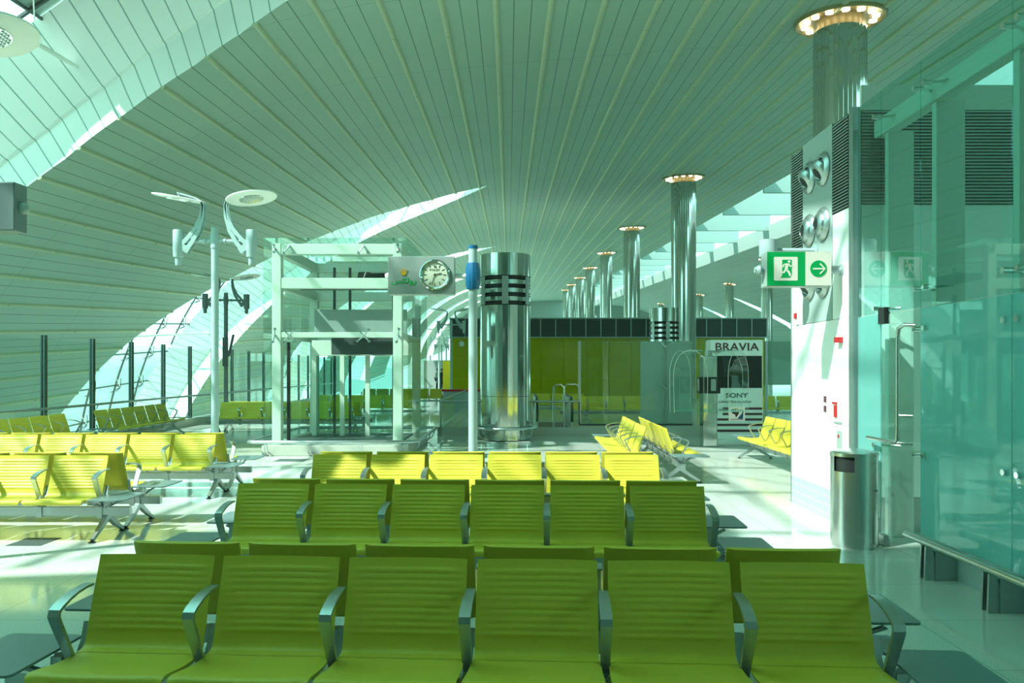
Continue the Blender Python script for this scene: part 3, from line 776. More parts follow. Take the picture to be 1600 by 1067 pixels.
b = MB(); b.bb(sx0, sx1, -.09, .09, zc-.235, zc+.235); sg = b.build('sign_box', 'grey', cp, bevel=.006)
yf = -.092
def disc(name, c, r, m, parent, t=.004, n=40): return MB().cyl((c[0], c[1], c[2]), (c[0], c[1]-t, c[2]), r, n=n).build(name, m, parent, smooth=30)
ck = (sx0+(680.5-608)*Yc/1244, zc+.005); rc = .19
b = MB(); b.lathe([(rc*1.0, 0), (rc, .012), (rc*.93, .022), (rc*.83, .012), (rc*.80, 0)], 72, (ck[0], yf, ck[1]), Matrix.Rotation(R(90), 3, 'X'))
for i in range(60):
    a = 2*pi*i/60; b.box((ck[0]+cos(a)*rc*.93, yf-.018, ck[1]+sin(a)*rc*.93), (rc*.13, .012, .008), Matrix.Rotation(-a, 3, 'Y'))
b.build('bezel', 'chrome', sg, smooth=30)
disc('dial', (ck[0], yf, ck[1]), rc*.81, 'dial', sg)
b = MB()
for i in range(12):
    if i == 3: continue
    a = 2*pi*i/12; b.box((ck[0]+cos(a)*rc*.64, yf-.006, ck[1]+sin(a)*rc*.64), (rc*.2, .003, .008), Matrix.Rotation(-a, 3, 'Y'))
b.build('hour_marks', 'ink', sg)
b = MB()
def hand(a, l, w): 
    b.box((ck[0]+cos(a)*l*.42, yf-.010, ck[1]+sin(a)*l*.42), (l*1.15, .003, w), Matrix.Rotation(-a, 3, 'Y'))
hand(R(14), rc*.46, .010); hand(R(-108), rc*.70, .007); b.cyl((ck[0], yf-.004, ck[1]), (ck[0], yf-.015, ck[1]), .012); b.build('clock_hands', 'ink', sg)
def crown(parent, cx, cz, w, m, y):
    b = MB()
    for k in range(5):
        t_ = (k-2)/2; tip = (cx+t_*w*.52, cz+w*(.46-.16*t_*t_)); bx_ = cx+t_*w*.26
        b.prism([(bx_-w*.075, cz-w*.12), (bx_+w*.075, cz-w*.12), (tip[0]+w*.02, tip[1]), (tip[0]-w*.02, tip[1])], (0, y-.002, 0), (1, 0, 0), (0, 0, 1), .003)
        b.cyl((tip[0], y-.001, tip[1]), (tip[0], y-.006, tip[1]), w*.062, n=10)
    b.prism([(cx-w*.36, cz-w*.08), (cx-w*.27, cz-w*.42), (cx+w*.27, cz-w*.42), (cx+w*.36, cz-w*.08)], (0, y-.002, 0), (1, 0, 0), (0, 0, 1), .003)
    b.build('crown_emblem', m, parent)
lx = sx0+(632.5-608)*Yc/1244
crown(sg, lx, zc+.04, .085, 'gold', yf-.003); crown(sg, ck[0], ck[1]+rc*.56, .03, 'ink', yf-.007)
text('lettering', 'ROLEX', .036, 'ink', sg, (ck[0], yf-.006, ck[1]+rc*.32), ext=.001, sx=1.1, space=1.1)
text('lettering', '\ufeb2\ufedc\ufedf\ufeed\ufead', .092, 'arab', sg, (lx, yf-.001, zc-.07), ext=.002, sx=1.2, bold=.002)

# ---------------------------------------------------------------- sign on the left edge (on the near mast)
Yl = 6.75; zs = 1.7+(577-325)*Yl/1244
ls = thing('hanging_sign', 'plain blue-grey box sign with a round end knob, hung below the highest lamp disc', 'sign', (-4.2, Yl, 0))
b = MB(); b.bb(-.82, 0.0, -.08, .10, zs-.205, zs+.205); b.build('sign_box', 'bgrey2', ls, bevel=.01)
b = MB(); b.cyl((-1.0, 0.02, zs), (.0, 0.02, zs), .034); b.lathe([(.05, 0), (.052, .02), (.035, .05), (.012, .065), (0, .066)], 20, (.0, .02, zs), Matrix.Rotation(R(90), 3, 'Y')); b.build('crossbar', 'bgrey', ls, smooth=40)

# ---------------------------------------------------------------- white service wall with louvres
XW, YA, YB, HW = 3.55, 8.36, 10.2, 4.45
wr = MB(); wr.bb(XW+.01, 10.5, YA+.01, YB, 0, HW-.01); wallr = struct(wr.build('wall_right', 'white'))
def wp(name, boxes, m, parent=wallr, bevel=0):
    b = MB(); [b.bb(*x) for x in boxes]; return b.build(name, m, parent, bevel=bevel)
wp('wall_panel', [(XW-.01, XW+.02, YA+.95, YB-.0, .34, 1.10)], 'white'); wp('wall_panel', [(XW-.01, XW+.02, YA+.09, YA+.94, .34, 1.10)], 'white')
wp('wall_panel', [(XW-.01, XW+.02, YA+.95, YB-.0, 1.105, 2.25)], 'white'); wp('wall_panel', [(XW-.01, XW+.02, YA+.09, YA+.94, 1.105, 2.25)], 'white')
wp('wall_panel', [(XW-.01, XW+.02, 9.82, YB, 2.256, 3.12)], 'white'); wp('wall_panel', [(XW-.01, XW+.02, YA+.09, 8.90, 2.256, 3.42)], 'white')
wp('nozzle_panel', [(XW-.014, XW+.02, 8.905, 9.815, 2.256, HW)], 'bgrey')
wp('corner_trim', [(XW-.02, XW+.06, YA-.02, YA+.085, 0, HW)], 'alu'); wp('corner_trim', [(XW-.02, XW+.02, YB, YB+.03, 0, HW)], 'alu')
wp('baseboard_panel', [(XW-.016, XW+.02, YA+.09, YB, 0, .335)], 'bgrey')
b = MB()
for i in range(17):
    for j in range(3): b.cyl((XW-.017, YA+.2+i*.1, .06+.1*j), (XW-.022, YA+.2+i*.1, .06+.1*j), .012, n=8)
b.build('vent_dots', 'white', wallr)
def louvres(x0, x1, y0, y1, z0, z1, axis, step=.034):
    b = MB(); b.bb(x0, x1, y0, y1, z0, z1); b.build('louvre_back', 'louvre', wallr)
    b = MB(); z = z0+step/2
    while z < z1:
        if axis == 'x': b.box((x0-.012, (y0+y1)/2, z), (.022, y1-y0, .012), Matrix.Rotation(R(-25), 3, 'Y'))
        else: b.box(((x0+x1)/2, y0-.012, z), (x1-x0, .022, .012), Matrix.Rotation(R(25), 3, 'X'))
        z += step
    b.build('louvre_slats', 'alu', wallr)
louvres(XW-.002, XW+.02, YA+.10, 8.90, 3.43, HW-.02, 'x'); louvres(XW-.002, XW+.02, 9.82, YB-.01, 3.13, HW-.02, 'x')
louvres(XW+.07, 10.4, YA-.01, YA+.02, 3.43, HW-.02, 'y')
wp('trim', [(XW+.06, 10.4, YA-.04, YA+.0, HW-.04, HW+.22)], 'frame')
wp('wall_panel', [(XW+.07, 10.4, YA-.015, YA+.005, .36, 3.42)], 'white')
wp('baseboard_panel', [(XW+.07, 10.4, YA-.018, YA+.005, 0, .355)], 'bgrey')
def nozzle(y, z, down, label):
    t = thing('air_nozzle', label, 'vent', (XW-.014, y, z), 0, 'round air nozzles on the service wall')
    M90 = Matrix.Rotation(R(-90), 3, 'Y')
    b = MB(); b.lathe([(.12, .0), (.19, .0), (.195, .015), (.18, .035), (.15, .055), (.13, .045), (.12, .02)], 40, (0, 0, 0), M90); b.build('flange', 'alu', t, smooth=40)
    tilt = M90 @ Matrix.Rotation(R(down), 3, 'Y')
    b = MB(); b.lathe([(.13, .01), (.145, .03), (.135, .06), (.11, .085), (.075, .098), (.07, .09), (.06, .06)], 36, (0, 0, 0), tilt); b.build('nozzle_ball', 'alu', t, smooth=50)
    b = MB(); b.cyl((0, 0, 0) if 0 else tilt @ Vector((0, 0, .088)), tilt @ Vector((0, 0, .092)), .070, n=24); b.build('nozzle_throat', 'black', t)
rows = ('top', 'middle', 'bottom')
for zi, z in enumerate((4.0, 3.37, 2.72)):
    for yi, y in enumerate((9.58, 9.15)):
        nozzle(y, z, (-35 if zi == 0 else (0 if zi == 1 else -40)), 'steel air nozzle in the %s pair on the white service wall, %s one' % (rows[zi], ('left', 'right')[yi]))
def wallitem(name, label, cat, y, z, parts):
    t = thing(name, label, cat, (XW-.012, y, z))
    for nm, (dx, dy, dz), (oy, oz), m in parts: 
        b = MB(); b.box((-dx/2, oy, oz), (dx, dy, dz)); b.build(nm, m, t, bevel=.003)
    return t
wallitem('call_point', 'small red and white alarm call point on the white wall below the exit sign', 'alarm', 10.0, 2.34, [('backplate', (.02, .09, .16), (0, 0), 'white'), ('red_button', (.04, .07, .07), (0, .03), 'red')])
wallitem('alarm_beacon', 'red wall beacon right of the exit sign arm, under the horizontal seam', 'alarm', 8.66, 2.06, [('backplate', (.03, .07, .13), (0, .03), 'white'), ('red_lens', (.06, .10, .06), (0, -.04), 'red')])
fx = wallitem('hose_reel_box', 'small glazed box with red extinguisher valve on the white wall above the bin', 'fire cabinet', 8.74, 1.26, [('casing', (.03, .22, .26), (0, 0), 'white'), ('red_valve', (.05, .06, .13), (-.02, -.02), 'red'), ('red_valve', (.045, .12, .025), (.01, .07), 'red')])
for k, zz in enumerate((1.36, 1.25)): wallitem('wall_switch', ('upper' if k == 0 else 'lower')+' of two tiny dark switches left of the red valve box', 'switch', 9.10, zz, [('plate', (.012, .06, .07), (0, 0), 'maroon')])
wallitem('socket_plate', 'small grey socket plate on the white wall just above the bin lid', 'switch', 8.70, .93, [('plate', (.012, .12, .20), (0, 0), 'grey'), ('red_switch', (.02, .03, .03), (0, .04), 'red')])

# ---------------------------------------------------------------- exit sign
Ye = 8.55; q = Ye/1244
ex = thing('exit_sign', 'green and white running man exit sign with arrow, held out from the white wall', 'sign', ((1198-806)*q, Ye, 0))
zt, zl = 1.7+(577-393)*q, 1.7+(577-447)*q; wS = 101*q; zm = (zt+zl)/2
b = MB(); b.bb(0, wS, 0, .20, zl, zt); bx = b.build('sign_box', 'grey', ex, bevel=.004)
b = MB(); b.bb(.003, 60*q, -.004, .0, zl+.006, zt-.004); b.build('green_face', 'green', bx)
b = MB(); b.bb(60*q, wS-.003, -.004, .0, zl+.006, zt-.004); b.build('pale_face', 'signw', bx)
s0 = 11*q; pw = 37*q
b = MB(); b.prism(rrect(s0, s0+pw, zm-pw/2, zm+pw/2, .012), (0, -.004, 0), (1, 0, 0), (0, 0, 1), .003); b.build('pictogram_panel', 'signw', bx)
u = pw; ox, oz = s0, zm-pw/2
def pg(poly, m, y, nm): MB().prism([(ox+a*u, oz+c*u) for a, c in poly], (0, y, 0), (1, 0, 0), (0, 0, 1), .002).build(nm, m, bx)
pg([(.34, .88), (.74, .88), (.74, .24), (.66, .12), (.26, .12), (.34, .22)], 'green', -.0075, 'doorway_mark')
b = MB(); yy = -.010
def limb(pts, w): b.bar([(ox+a*u, yy, oz+c*u) for a, c in pts], .002, w*u, (0, 1, 0))
b.cyl((ox+.63*u, yy+.001, oz+.80*u), (ox+.63*u, yy-.001, oz+.80*u), .055*u, n=16)
limb([(.55, .72), (.50, .44)], .13); limb([(.60, .72), (.68, .60), (.78, .62)], .055); limb([(.50, .71), (.40, .66), (.37, .56)], .055)
limb([(.52, .46), (.62, .36), (.68, .20)], .085); limb([(.49, .46), (.40, .34), (.27, .36)], .08); limb([(.27, .37), (.27, .42)], .06)
b.build('running_man_mark', 'signw', bx)
cx_ = 80.5*q
disc('arrow_disc', (cx_, -.004, zm), 13*q, 'green', bx, .003)
b = MB(); yy = -.009
for p in ([(-9, 0), (9, 0)], [(2, 8), (10, 0), (2, -8)]): b.bar([(cx_+a*q, yy, zm+c*q) for a, c in p], .003, 2.3*q, (0, 1, 0))
b.build('arrow_mark', 'signw', bx)
b = MB(); b.cyl((-.10, .10, zm), (0, .10, zm), .03, n=20); b.lathe([(.04, 0), (.055, .03), (.04, .06), (.01, .08), (0, .08)], 20, (-.02, .10, zm), Matrix.Rotation(R(-90), 3, 'Y')); b.build('end_knob', 'maskp', ex, smooth=40)
b = MB(); b.cyl((wS, .10, zm), (XW-.01-(1198-806)*q, .10, zm), .045, n=20); b.lathe([(.06, 0), (.06, .012)], 24, (XW-.013-(1198-806)*q-.012, .10, zm), Matrix.Rotation(R(90), 3, 'Y')); b.build('wall_arm', 'maskp', ex, smooth=40)
ul = thing('wall_spotlight', 'grey round spotlight can on a bracket just above the exit sign', 'lamp', (2.98, 9.4, 3.15))
b = MB(); b.cyl((0, 0, -.12), (0, 0, .06), .105, n=28); b.cyl((0, 0, .06), (0, 0, .075), .095, n=28); b.build('housing', 'maskp', ul, smooth=40)
b = MB(); b.cyl((.09, 0, -.05), (XW-.012-2.98, 0, -.05), .03, n=12); b.cyl((XW-.012-2.98, 0, -.05), (XW-.03-2.98, 0, -.05), .09, n=24); b.build('bracket', 'maskp', ul, smooth=40)

# ---------------------------------------------------------------- glass enclosure on the right
ge = thing('glass_enclosure', 'tall teal glass enclosure wall with steel fins running from the white wall towards us', 'glass wall')
def gp(name, boxes, m, bevel=0): 
    b = MB(); [b.bb(*x) for x in boxes]; return b.build(name, m, ge, bevel=bevel)
XG = XW+.02
yj = [8.30, 7.78, 7.02, 5.72, 4.4, 3.1]      # joints
ZF = 2.24
for i, (a, bq) in enumerate(zip(yj, yj[1:])):
    gp('glass_panel', [(XG-.007, XG+.007, bq+.006, a-.006, ZF+.008, 4.42)], 'glassT')
    if i != 1: gp('frosted_panel', [(XG-.007, XG+.007, bq+.006, a-.006, .25, ZF)], 'frost')
gp('top_rail', [(XG+.16, XG+.30, 3.0, 8.30, 4.10, 4.28)], 'frame', .01)
for y in (8.1, 7.18, 6.0, 4.9, 3.8): gp('steel_fin', [(XG+.20, XG+.46, y-.04, y+.04, 0, 4.12)], 'frame', .006)
def clampx(y, z, sgn=1):
    b = MB(); b.cyl((XG-.03, y, z), (XG+.05, y, z), .024, n=14); b.tube([(XG+.05, y, z), (XG+.12, y+.03*sgn, z), (XG+.2, y+.10*sgn, z)], .014, 8); b.build('glass_clamp', 'chrome', ge, smooth=40)
for y in (7.9, 7.10, 6.94, 5.80, 5.64, 4.5):
    for z in ((4.2, 2.42, 2.06, .95) if y != 7.9 else (4.2, 2.3, .95)): clampx(y, z, 1 if y in (7.10, 5.80) else -1)
gp('kick_plate', [(XG-.02, XG+.02, 3.0, 6.95, 0, .24)], 'bgrey')
gp('door_hinge', [(XG-.03, XG+.03, 7.66, 7.79, 2.14, 2.30)], 'black', .004)
gp('floor_hinge', [(XG-.03, XG+.03, 7.66, 7.79, .0, .10)], 'alu', .004)
dr = thing('glass_door', 'clear glass door with long bent steel pull bar beside the waste bin', 'door')
b = MB(); b.bb(XG-.006, XG+.006, 7.03, 7.77, .06, ZF-.01); b.build('door_leaf', 'glass', dr)
b = MB(); xh = XG-.10
b.tube([(XG-.01, 7.10, 2.09), (xh+.02, 7.16, 2.10), (xh, 7.22, 2.07), (xh, 7.24, 1.98), (xh, 7.24, 1.15), (xh, 7.25, 1.06), (xh, 7.30, 1.03), (xh, 7.40, 1.03), (xh, 7.86, 1.03)], .019, 12)
for z in (1.28, 1.03): b.cyl((xh, 7.24, z), (XG-.0, 7.16, z), .014, n=10)
b.build('pull_bar', 'bin', dr, smooth=50)
# inner stair rail and rear cladding seen through the glass
ir = thing('inner_handrail', 'steel guard rail with three bars standing inside the glass enclosure', 'railing', (4.35, 7.2, 0))
b = MB(); b.cyl((-.32, 0, .95), (1.6, 0, .95), .03, n=14)
b.cyl((-.32, 0, .95), (-.345, 0, .95), .034, n=14); b.build('top_bar', 'bin', ir, smooth=40)
for x in (-.05, 1.2): MB().cyl((x, 0, 0), (x, 0, .93), .028, n=12).build('rail_post', 'bin', ir, smooth=40)
for z in (.60, .38, .12): MB().cyl((-.05, 0, z), (1.2, 0, z), .014, n=8).build('cross_bar', 'bin', ir, smooth=40)
cr = thing('crash_rail', 'low round steel crash rail on wedge brackets along the glass enclosure', 'railing', (3.32, 0, 0))
b = MB(); b.cyl((0, 2.8, .30), (0, 6.78, .30), .031, n=18); b.lathe([(.031, 0), (.02, .015), (0, .02)], 16, (0, 6.78, .30), Matrix.Rotation(R(-90), 3, 'X')); b.build('rail_tube', 'bin', cr, smooth=40)
for y in (6.48, 5.62, 4.75, 3.9):
    b = MB(); b.prism([(-.03, 0), (.10, 0), (.03, .27), (-.02, .27)], (0, y, .0), (1, 0, 0), (0, 0, 1), -.02); b.prism([(-.03, 0), (.10, 0), (.03, .27), (-.02, .27)], (0, y-.07, .0), (1, 0, 0), (0, 0, 1), -.02)
    b.bb(.05, .24, y-.08, y+.01, .0, .24); b.build('wedge_bracket', 'alu', cr)

# ---------------------------------------------------------------- waste bin
wb_ = thing('waste_bin', 'tall round brushed steel waste bin in front of the white service wall', 'bin', (3.27, 7.70, 0), R(0))
b = MB(); b.cyl((0, 0, 0), (0, 0, .045), .205, n=48); b.build('base_ring', 'bin', wb_, smooth=30)
b = MB(); r = .215
def bodyp(u, v): 
    a = 2*pi*u; return (r*cos(a), r*sin(a), .045+.68*v)
b.grid(bodyp, 64, 1); b.cyl((0, 0, .04), (0, 0, .05), r, n=48); b.build('body', 'bin', wb_, smooth=30)
b = MB(); a0, a1 = R(192), R(248)       # opening
b.grid(lambda u, v: (r*cos(a1+(2*pi-(a1-a0))*u), r*sin(a1+(2*pi-(a1-a0))*u), .725+.145*v), 48, 1); b.build('upper_band', 'bin', wb_, smooth=30)
MB().cyl((0, 0, .70), (0, 0, .87), r-.02, n=48).build('dark_liner', 'black', wb_, smooth=30)
b = MB(); b.lathe([(r+.005, .868), (r+.006, .90), (r-.02, .915), (.10, .93), (0, .933)], 48); b.build('lid', 'bin', wb_, smooth=30)
b = MB(); an = R(-48); b.cyl((cos(an)*(r-.005), sin(an)*(r-.005), .55), (cos(an)*(r+.006), sin(an)*(r+.006), .55), .012, n=12); b.build('lock', 'alu', wb_)
b = MB(); an = R(-62); b.box((cos(an)*r, sin(an)*r, .38), (.006, .006, .66), Matrix.Rotation(an, 3, 'Z')); b.build('door_seam', 'darkp', wb_)

# ---------------------------------------------------------------- escalator well in the middle distance
Yk = 20.3
bl = thing('glass_balustrade', 'low glass balustrade with dark handrail around the escalator well beside the steel drum', 'balustrade')
b = MB(); b.bb(-2.0, 1.63, Yk, Yk+.12, 0, .22); b.bb(-2.0, -1.88, Yk, 31, 0, .22); b.build('kerb', 'stone', bl)
for x0, x1 in ((-1.96, -.8), (-.78, .4), (.42, 1.6)): MB().bb(x0, x1, Yk+.05, Yk+.065, .22, .86).build('glass_pane', 'glass', bl)
for i in range(5): MB().bb(-1.95, -1.935, Yk+.1+2*i, Yk+2.05+2*i, .22, .86).build('glass_pane', 'glass', bl)
b = MB(); b.tube([(1.62, Yk+.02, .88), (-1.85, Yk+.02, .88), (-1.95, Yk+.12, .88), (-1.95, 31, .88)], .03, 10); b.build('handrail', 'alu', bl, smooth=40)
for x in (-1.92, -.79, .41, 1.61): MB().bb(x-.02, x+.02, Yk+.03, Yk+.09, .2, .86).build('post', 'alu', bl)
ts = thing('glass_screen', 'tall clear glass screen on a low kerb right of the escalator well', 'glass screen')
MB().bb(1.63, 7.62, Yk, Yk+.12, 0, .28).build('kerb', 'stone', ts)
for i, (x0, x1, m) in enumerate([(1.64, 2.3, 'glass'), (2.31, 3.16, 'glass'), (3.18, 3.82, 'frostw'), (3.84, 4.5, 'frostw'), (6.35, 7.6, 'glass'), (7.5, 7.6, 'glass')]):
    MB().bb(x0, x1, Yk+.05, Yk+.065, .30, 2.42).build('frosted_pane' if m == 'frostw' else 'glass_pane', m, ts)
MB().bb(3.80, 3.86, Yk+.07, Yk+.12, .28, 2.35).build('post', 'alu', ts); MB().bb(1.60, 1.66, Yk+.03, Yk+.12, .28, 2.42).build('post', 'alu', ts)
MB().bb(1.63, 4.5, Yk-.02, Yk+.08, .27, .31).build('base_channel', 'darkp', ts)
for z in (2.25, 1.2): 
    o = spider(ts, (3.83, Yk-.02, z), (R(40), R(140)), .2)
for x in (6.4, 7.6): MB().bb(x-.03, x+.03, Yk+.03, Yk+.1, .28, 2.42).build('post', 'alu', ts)
MB().bb(6.35, 7.58, Yk+.05, Yk+.075, 1.3, 2.42).build('frosted_band', 'frostw', ts)
es = thing('escalator', 'top end of an escalator with pale side panels right of the steel drum', 'escalator', (.55, 22.2, 0))
for x in (-.0, .95):
    b = MB(); b.prism([(0, 0), (3.4, 0), (3.4, -.6), (0, 0-.0)], (x, 0, .9), (0, 1, 0), (0, 0, 1), .06); b.bb(x, x+.06, -.5, 3, .02, .75); b.build('side_panel', 'frame', es, bevel=.01)
    b = MB(); b.tube([(x+.03, -.2, .15), (x+.03, -.5, .3), (x+.03, -.6, .55), (x+.03, -.5, .8), (x+.03, -.2, .92), (x+.03, 3, .92)], .035, 8); b.build('handrail', 'black', es, smooth=40)
MB().bb(.06, .95, -.5, 3, .0, .03).build('comb_plate', 'alu', es)
for i in range(6): MB().bb(.08, .93, .2+.4*i, .6+.4*i, .03, .06+.0*i).build('step', 'darkp', es)
def hoop(X, Y, w, h, label):
    t = tag(MB().tube([(-w/2, 0, 0), (-w/2, 0, h-.08), (-w/2+.08, 0, h), (w/2-.08, 0, h), (w/2, 0, h-.08), (w/2, 0, 0)], .025, 8).build('steel_hoop_rail', 'bin', None, smooth=40), label, 'railing', 'steel hoop rails'); t.location = (X, Y, 0)
hoop(1.13, 20.9, .28, 1.3, 'steel hoop rail at the escalator head just right of the steel drum')
hoop(1.50, 21.4, .40, 1.3, 'second steel hoop rail at the escalator head, by the glass screen corner')

# ---------------------------------------------------------------- display stand
Yd = 19.6; qd = Yd/1244
kx0, kx1 = (1110-806)*qd, (1192-806)*qd; wk = kx1-kx0
kd = thing('display_stand', 'white advertising stand with black screen and maroon stripes in front of the glass screen', 'stand', (kx0, Yd, 0))
Zk = lambda py: 1.7-(py-577)*qd
b = MB(); b.bb(0, wk, 0, .5, .0, Zk(531)); kb = b.build('cabinet', 'white', kd, bevel=.01)
b = MB(); b.bb(.03, wk-.03, -.01, .0, Zk(606), Zk(556)); b.build('black_screen', 'black', kb)
for i in range(4):
    z = Zk(637.5+8.5*i-1); MB().bb(.30 if i < 2 else .03, wk-.02, -.006, 0, z-.055, z).build('stripe', 'maroon', kb)
for z in (Zk(671), Zk(680)): MB().bb(.0, wk, -.006, 0, z-.06, z).build('stripe', 'maroon', kb)
MB().bb(-.02, wk+.02, -.12, .0, .0, .14).build('foot_plinth', 'white', kb)
text('lettering', 'BRAVIA', .27, 'maroon', kb, (wk*.5, -.004, Zk(542.5)), sx=1.16, space=1.04, ext=.004, bold=.003)
text('lettering', 'SONY', .155, 'ink', kb, (wk*.50, -.004, Zk(618)), sx=1.3, ext=.004, bold=.004)
text('lettering', 'colour like.no.other', .10, 'maroon', kb, (wk*.47, -.004, Zk(627.5)), sx=1.0, ext=.003)
em = MB().bb(wk*.50-.20, wk*.50+.20, -.012, -.002, Zk(657), Zk(636)).build('emblem_card', 'signw', kb)
ez = Zk(646); exx = wk*.5
for nm, m, poly in (('emblem_swirl', 'blue', [(.02, -.13), (.15, -.13), (.16, .10), (.12, .0), (.05, -.08)]), ('emblem_swirl', 'maroon', [(-.10, .06), (.04, .10), (.05, .0), (-.02, -.10), (-.05, -.02), (-.12, .0)]), ('emblem_swirl', 'gold', [(-.08, .12), (.02, .13), (.0, .08), (-.06, .07)]), ('emblem_swirl', 'arab', [(-.13, .06), (-.06, .07), (-.12, .02)]), ('emblem_line', 'ink', [(-.15, -.15), (.15, -.15), (.15, -.135), (-.15, -.135)])):
    MB().prism([(exx+a, ez+c) for a, c in poly], (0, -.013, 0), (1, 0, 0), (0, 0, 1), .003).build(nm, m, em)

# ---------------------------------------------------------------- telephone pillar with acrylic hoods
Yp = 17.6; qp = Yp/1244; xp = (1107-806)*qp
ph = thing('phone_pillar', 'steel public telephone pillar under clear acrylic hoods in front of the display stand', 'telephone', (xp, Yp, 0))
b = MB(); b.bb(-.16, .16, -.16, .16, .0, 2.0); b.build('pillar', 'pol', ph, bevel=.02)
b = MB(); b.cyl((0, 0, 2.0), (0, 0, 2.12), .08); b.build('cap', 'alu', ph)
for a in (0, 90, 180, 270):
    rz = R(a); Mz = Matrix.Rotation(rz, 3, 'Z')
    b = MB(); b.box(Mz @ Vector((0, -.19, 1.35)), Mz.to_4x4().to_3x3() @ Vector((1, 1, 1)) if 0 else ((.26, .08, .36) if a % 180 == 0 else (.08, .26, .36))); p_ = b.build('telephone', 'black', ph, bevel=.01)
    b = MB(); b.box(Mz @ Vector((.05, -.235, 1.36)), (.11, .01, .26) if a % 180 == 0 else (.01, .11, .26)); b.build('keypad', 'grey', p_)
    if a % 180: continue
    b = MB(); b.tube([Mz @ Vector(v) for v in ((-.09, -.235, 1.24), (-.10, -.26, 1.28), (-.10, -.26, 1.44), (-.09, -.235, 1.48))], .02, 8); b.build('handset', 'black', p_, smooth=40)
for a in (45, 135, 225, 315):
    Mz = Matrix.Rotation(R(a), 3, 'Z'); b = MB()
    def hp(u, v):
        an = pi*u; w = .34; h = 1.25+.45*0
        dep = .18+.55*v
        prof_ = [(-w, .75), (-w, 1.55), (-w*.92, 1.8), (-w*.6, 2.02), (0, 2.12), (w*.6, 2.02), (w*.92, 1.8), (w, 1.55), (w, .75)]
        x, z = pl(prof_, u); k = 1+.25*v*(1-abs(z-1.5)*.3)
        return Mz @ Vector((x*k, -dep, z))
    b.grid(hp, 40, 6); hd = b.build('acrylic_hood', 'domeg', ph, smooth=60)
    for v_ in (1,):
        b = MB(); b.tube([hp(i/32, v_) for i in range(33)], .005, 6); b.build('hood_rim', 'frame', hd, smooth=60)
b = MB(); b.lathe([(.30, .78), (.75, .78), (.75, .80), (.30, .80)], 40); b.build('glass_shelf', 'domeg', ph, smooth=30)

# ---------------------------------------------------------------- yellow pavilion and far furniture
pv = thing('yellow_pavilion', 'wide yellow glazed pavilion with dark louvred fascia behind the seats and steel drum', 'building', (0, 46, 0))
VX0, VX1, VZ, VT = -3.72, 14.4, 3.55, 4.64
MB().bb(VX0, VX1, .1, 5, 0, VZ).build('core', 'yboard', pv)
px_ = VX0
while px_ < VX1-.1:
    for z0, z1 in ((.02, 1.15), (1.16, 2.33), (2.34, VZ)): MB().bb(px_+.01, min(px_+1.3, VX1)-.01, .06, .1, z0, z1).build('glazed_panel', 'yglass', pv)
    px_ += 1.3
MB().bb(VX0-.1, VX1+.1, -.05, 5.1, VZ+.01, VT).build('fascia', 'darkp', pv)
b = MB()
for i in range(22): b.bb(VX0-.1+i*.87, VX0-.05+i*.87, -.09, -.05, VZ, VT)
b.bb(VX0-.12, VX1+.12, -.1, -.04, VT-.03, VT+.04); b.bb(VX0-.12, VX1+.12, -.1, -.04, VZ-.03, VZ+.03); b.build('fascia_frame', 'bgrey', pv)
b = MB()
for i in range(11): b.box(((VX0+VX1)/2, -.055, VZ+.08+i*.095), (VX1-VX0, .01, .02), Matrix.Rotation(R(25), 3, 'X'))
b.build('fascia_louvre', 'louvre', pv)
hs = thing('round_clock', 'small round clock on a bracket at the left corner of the yellow pavilion', 'clock', (-3.1, 45.55, 3.15))
b = MB(); b.cyl((0, -.05, 0), (0, .05, 0), .16, n=28); b.build('clock_case', 'chrome', hs, smooth=40); b = MB(); b.cyl((0, -.055, 0), (0, -.05, 0), .12, n=28); b.build('clock_dial', 'dial', hs); b = MB(); b.cyl((0, .05, 0), (0, .4, 0), .03, n=8); b.build('bracket', 'alu', hs)
MB2 = thing('red_shop_counter', 'low red counter top glimpsed over the balustrade left of the steel drum', 'counter', (-2.9, 31.7, 0))
b = MB(); b.bb(0, 1.5, 0, .5, 0, .82); b.build('counter_body', 'grey', MB2); b = MB(); b.bb(-.05, 1.55, -.05, .55, .82, .90); b.build('counter_top', 'red', MB2)
yb = thing('yellow_board', 'upright yellow advertising board beside the two people in the distance', 'sign', (-5.4, 62, 0))
b = MB(); b.bb(-.28, .28, -.06, .06, .12, 2.35); b.build('board', 'yboard', yb, bevel=.01); b = MB(); b.bb(-.32, .32, -.2, .2, 0, .12); b.build('board_foot', 'grey', yb)
fw = thing('far_screen_wall', 'pale grey screen wall behind the two people in the distance', 'partition', (-7, 80, 0))
MB().bb(-2.2, 3.0, 0, .2, 0, 2.6).build('screen_panel', 'grey', fw, bevel=.01); 
b = MB()
for i in range(5): b.bb(-2.2+i*1.3-.02, -2.2+i*1.3+.02, -.03, .0, 0, 2.6)
b.build('panel_trim', 'alu', fw)

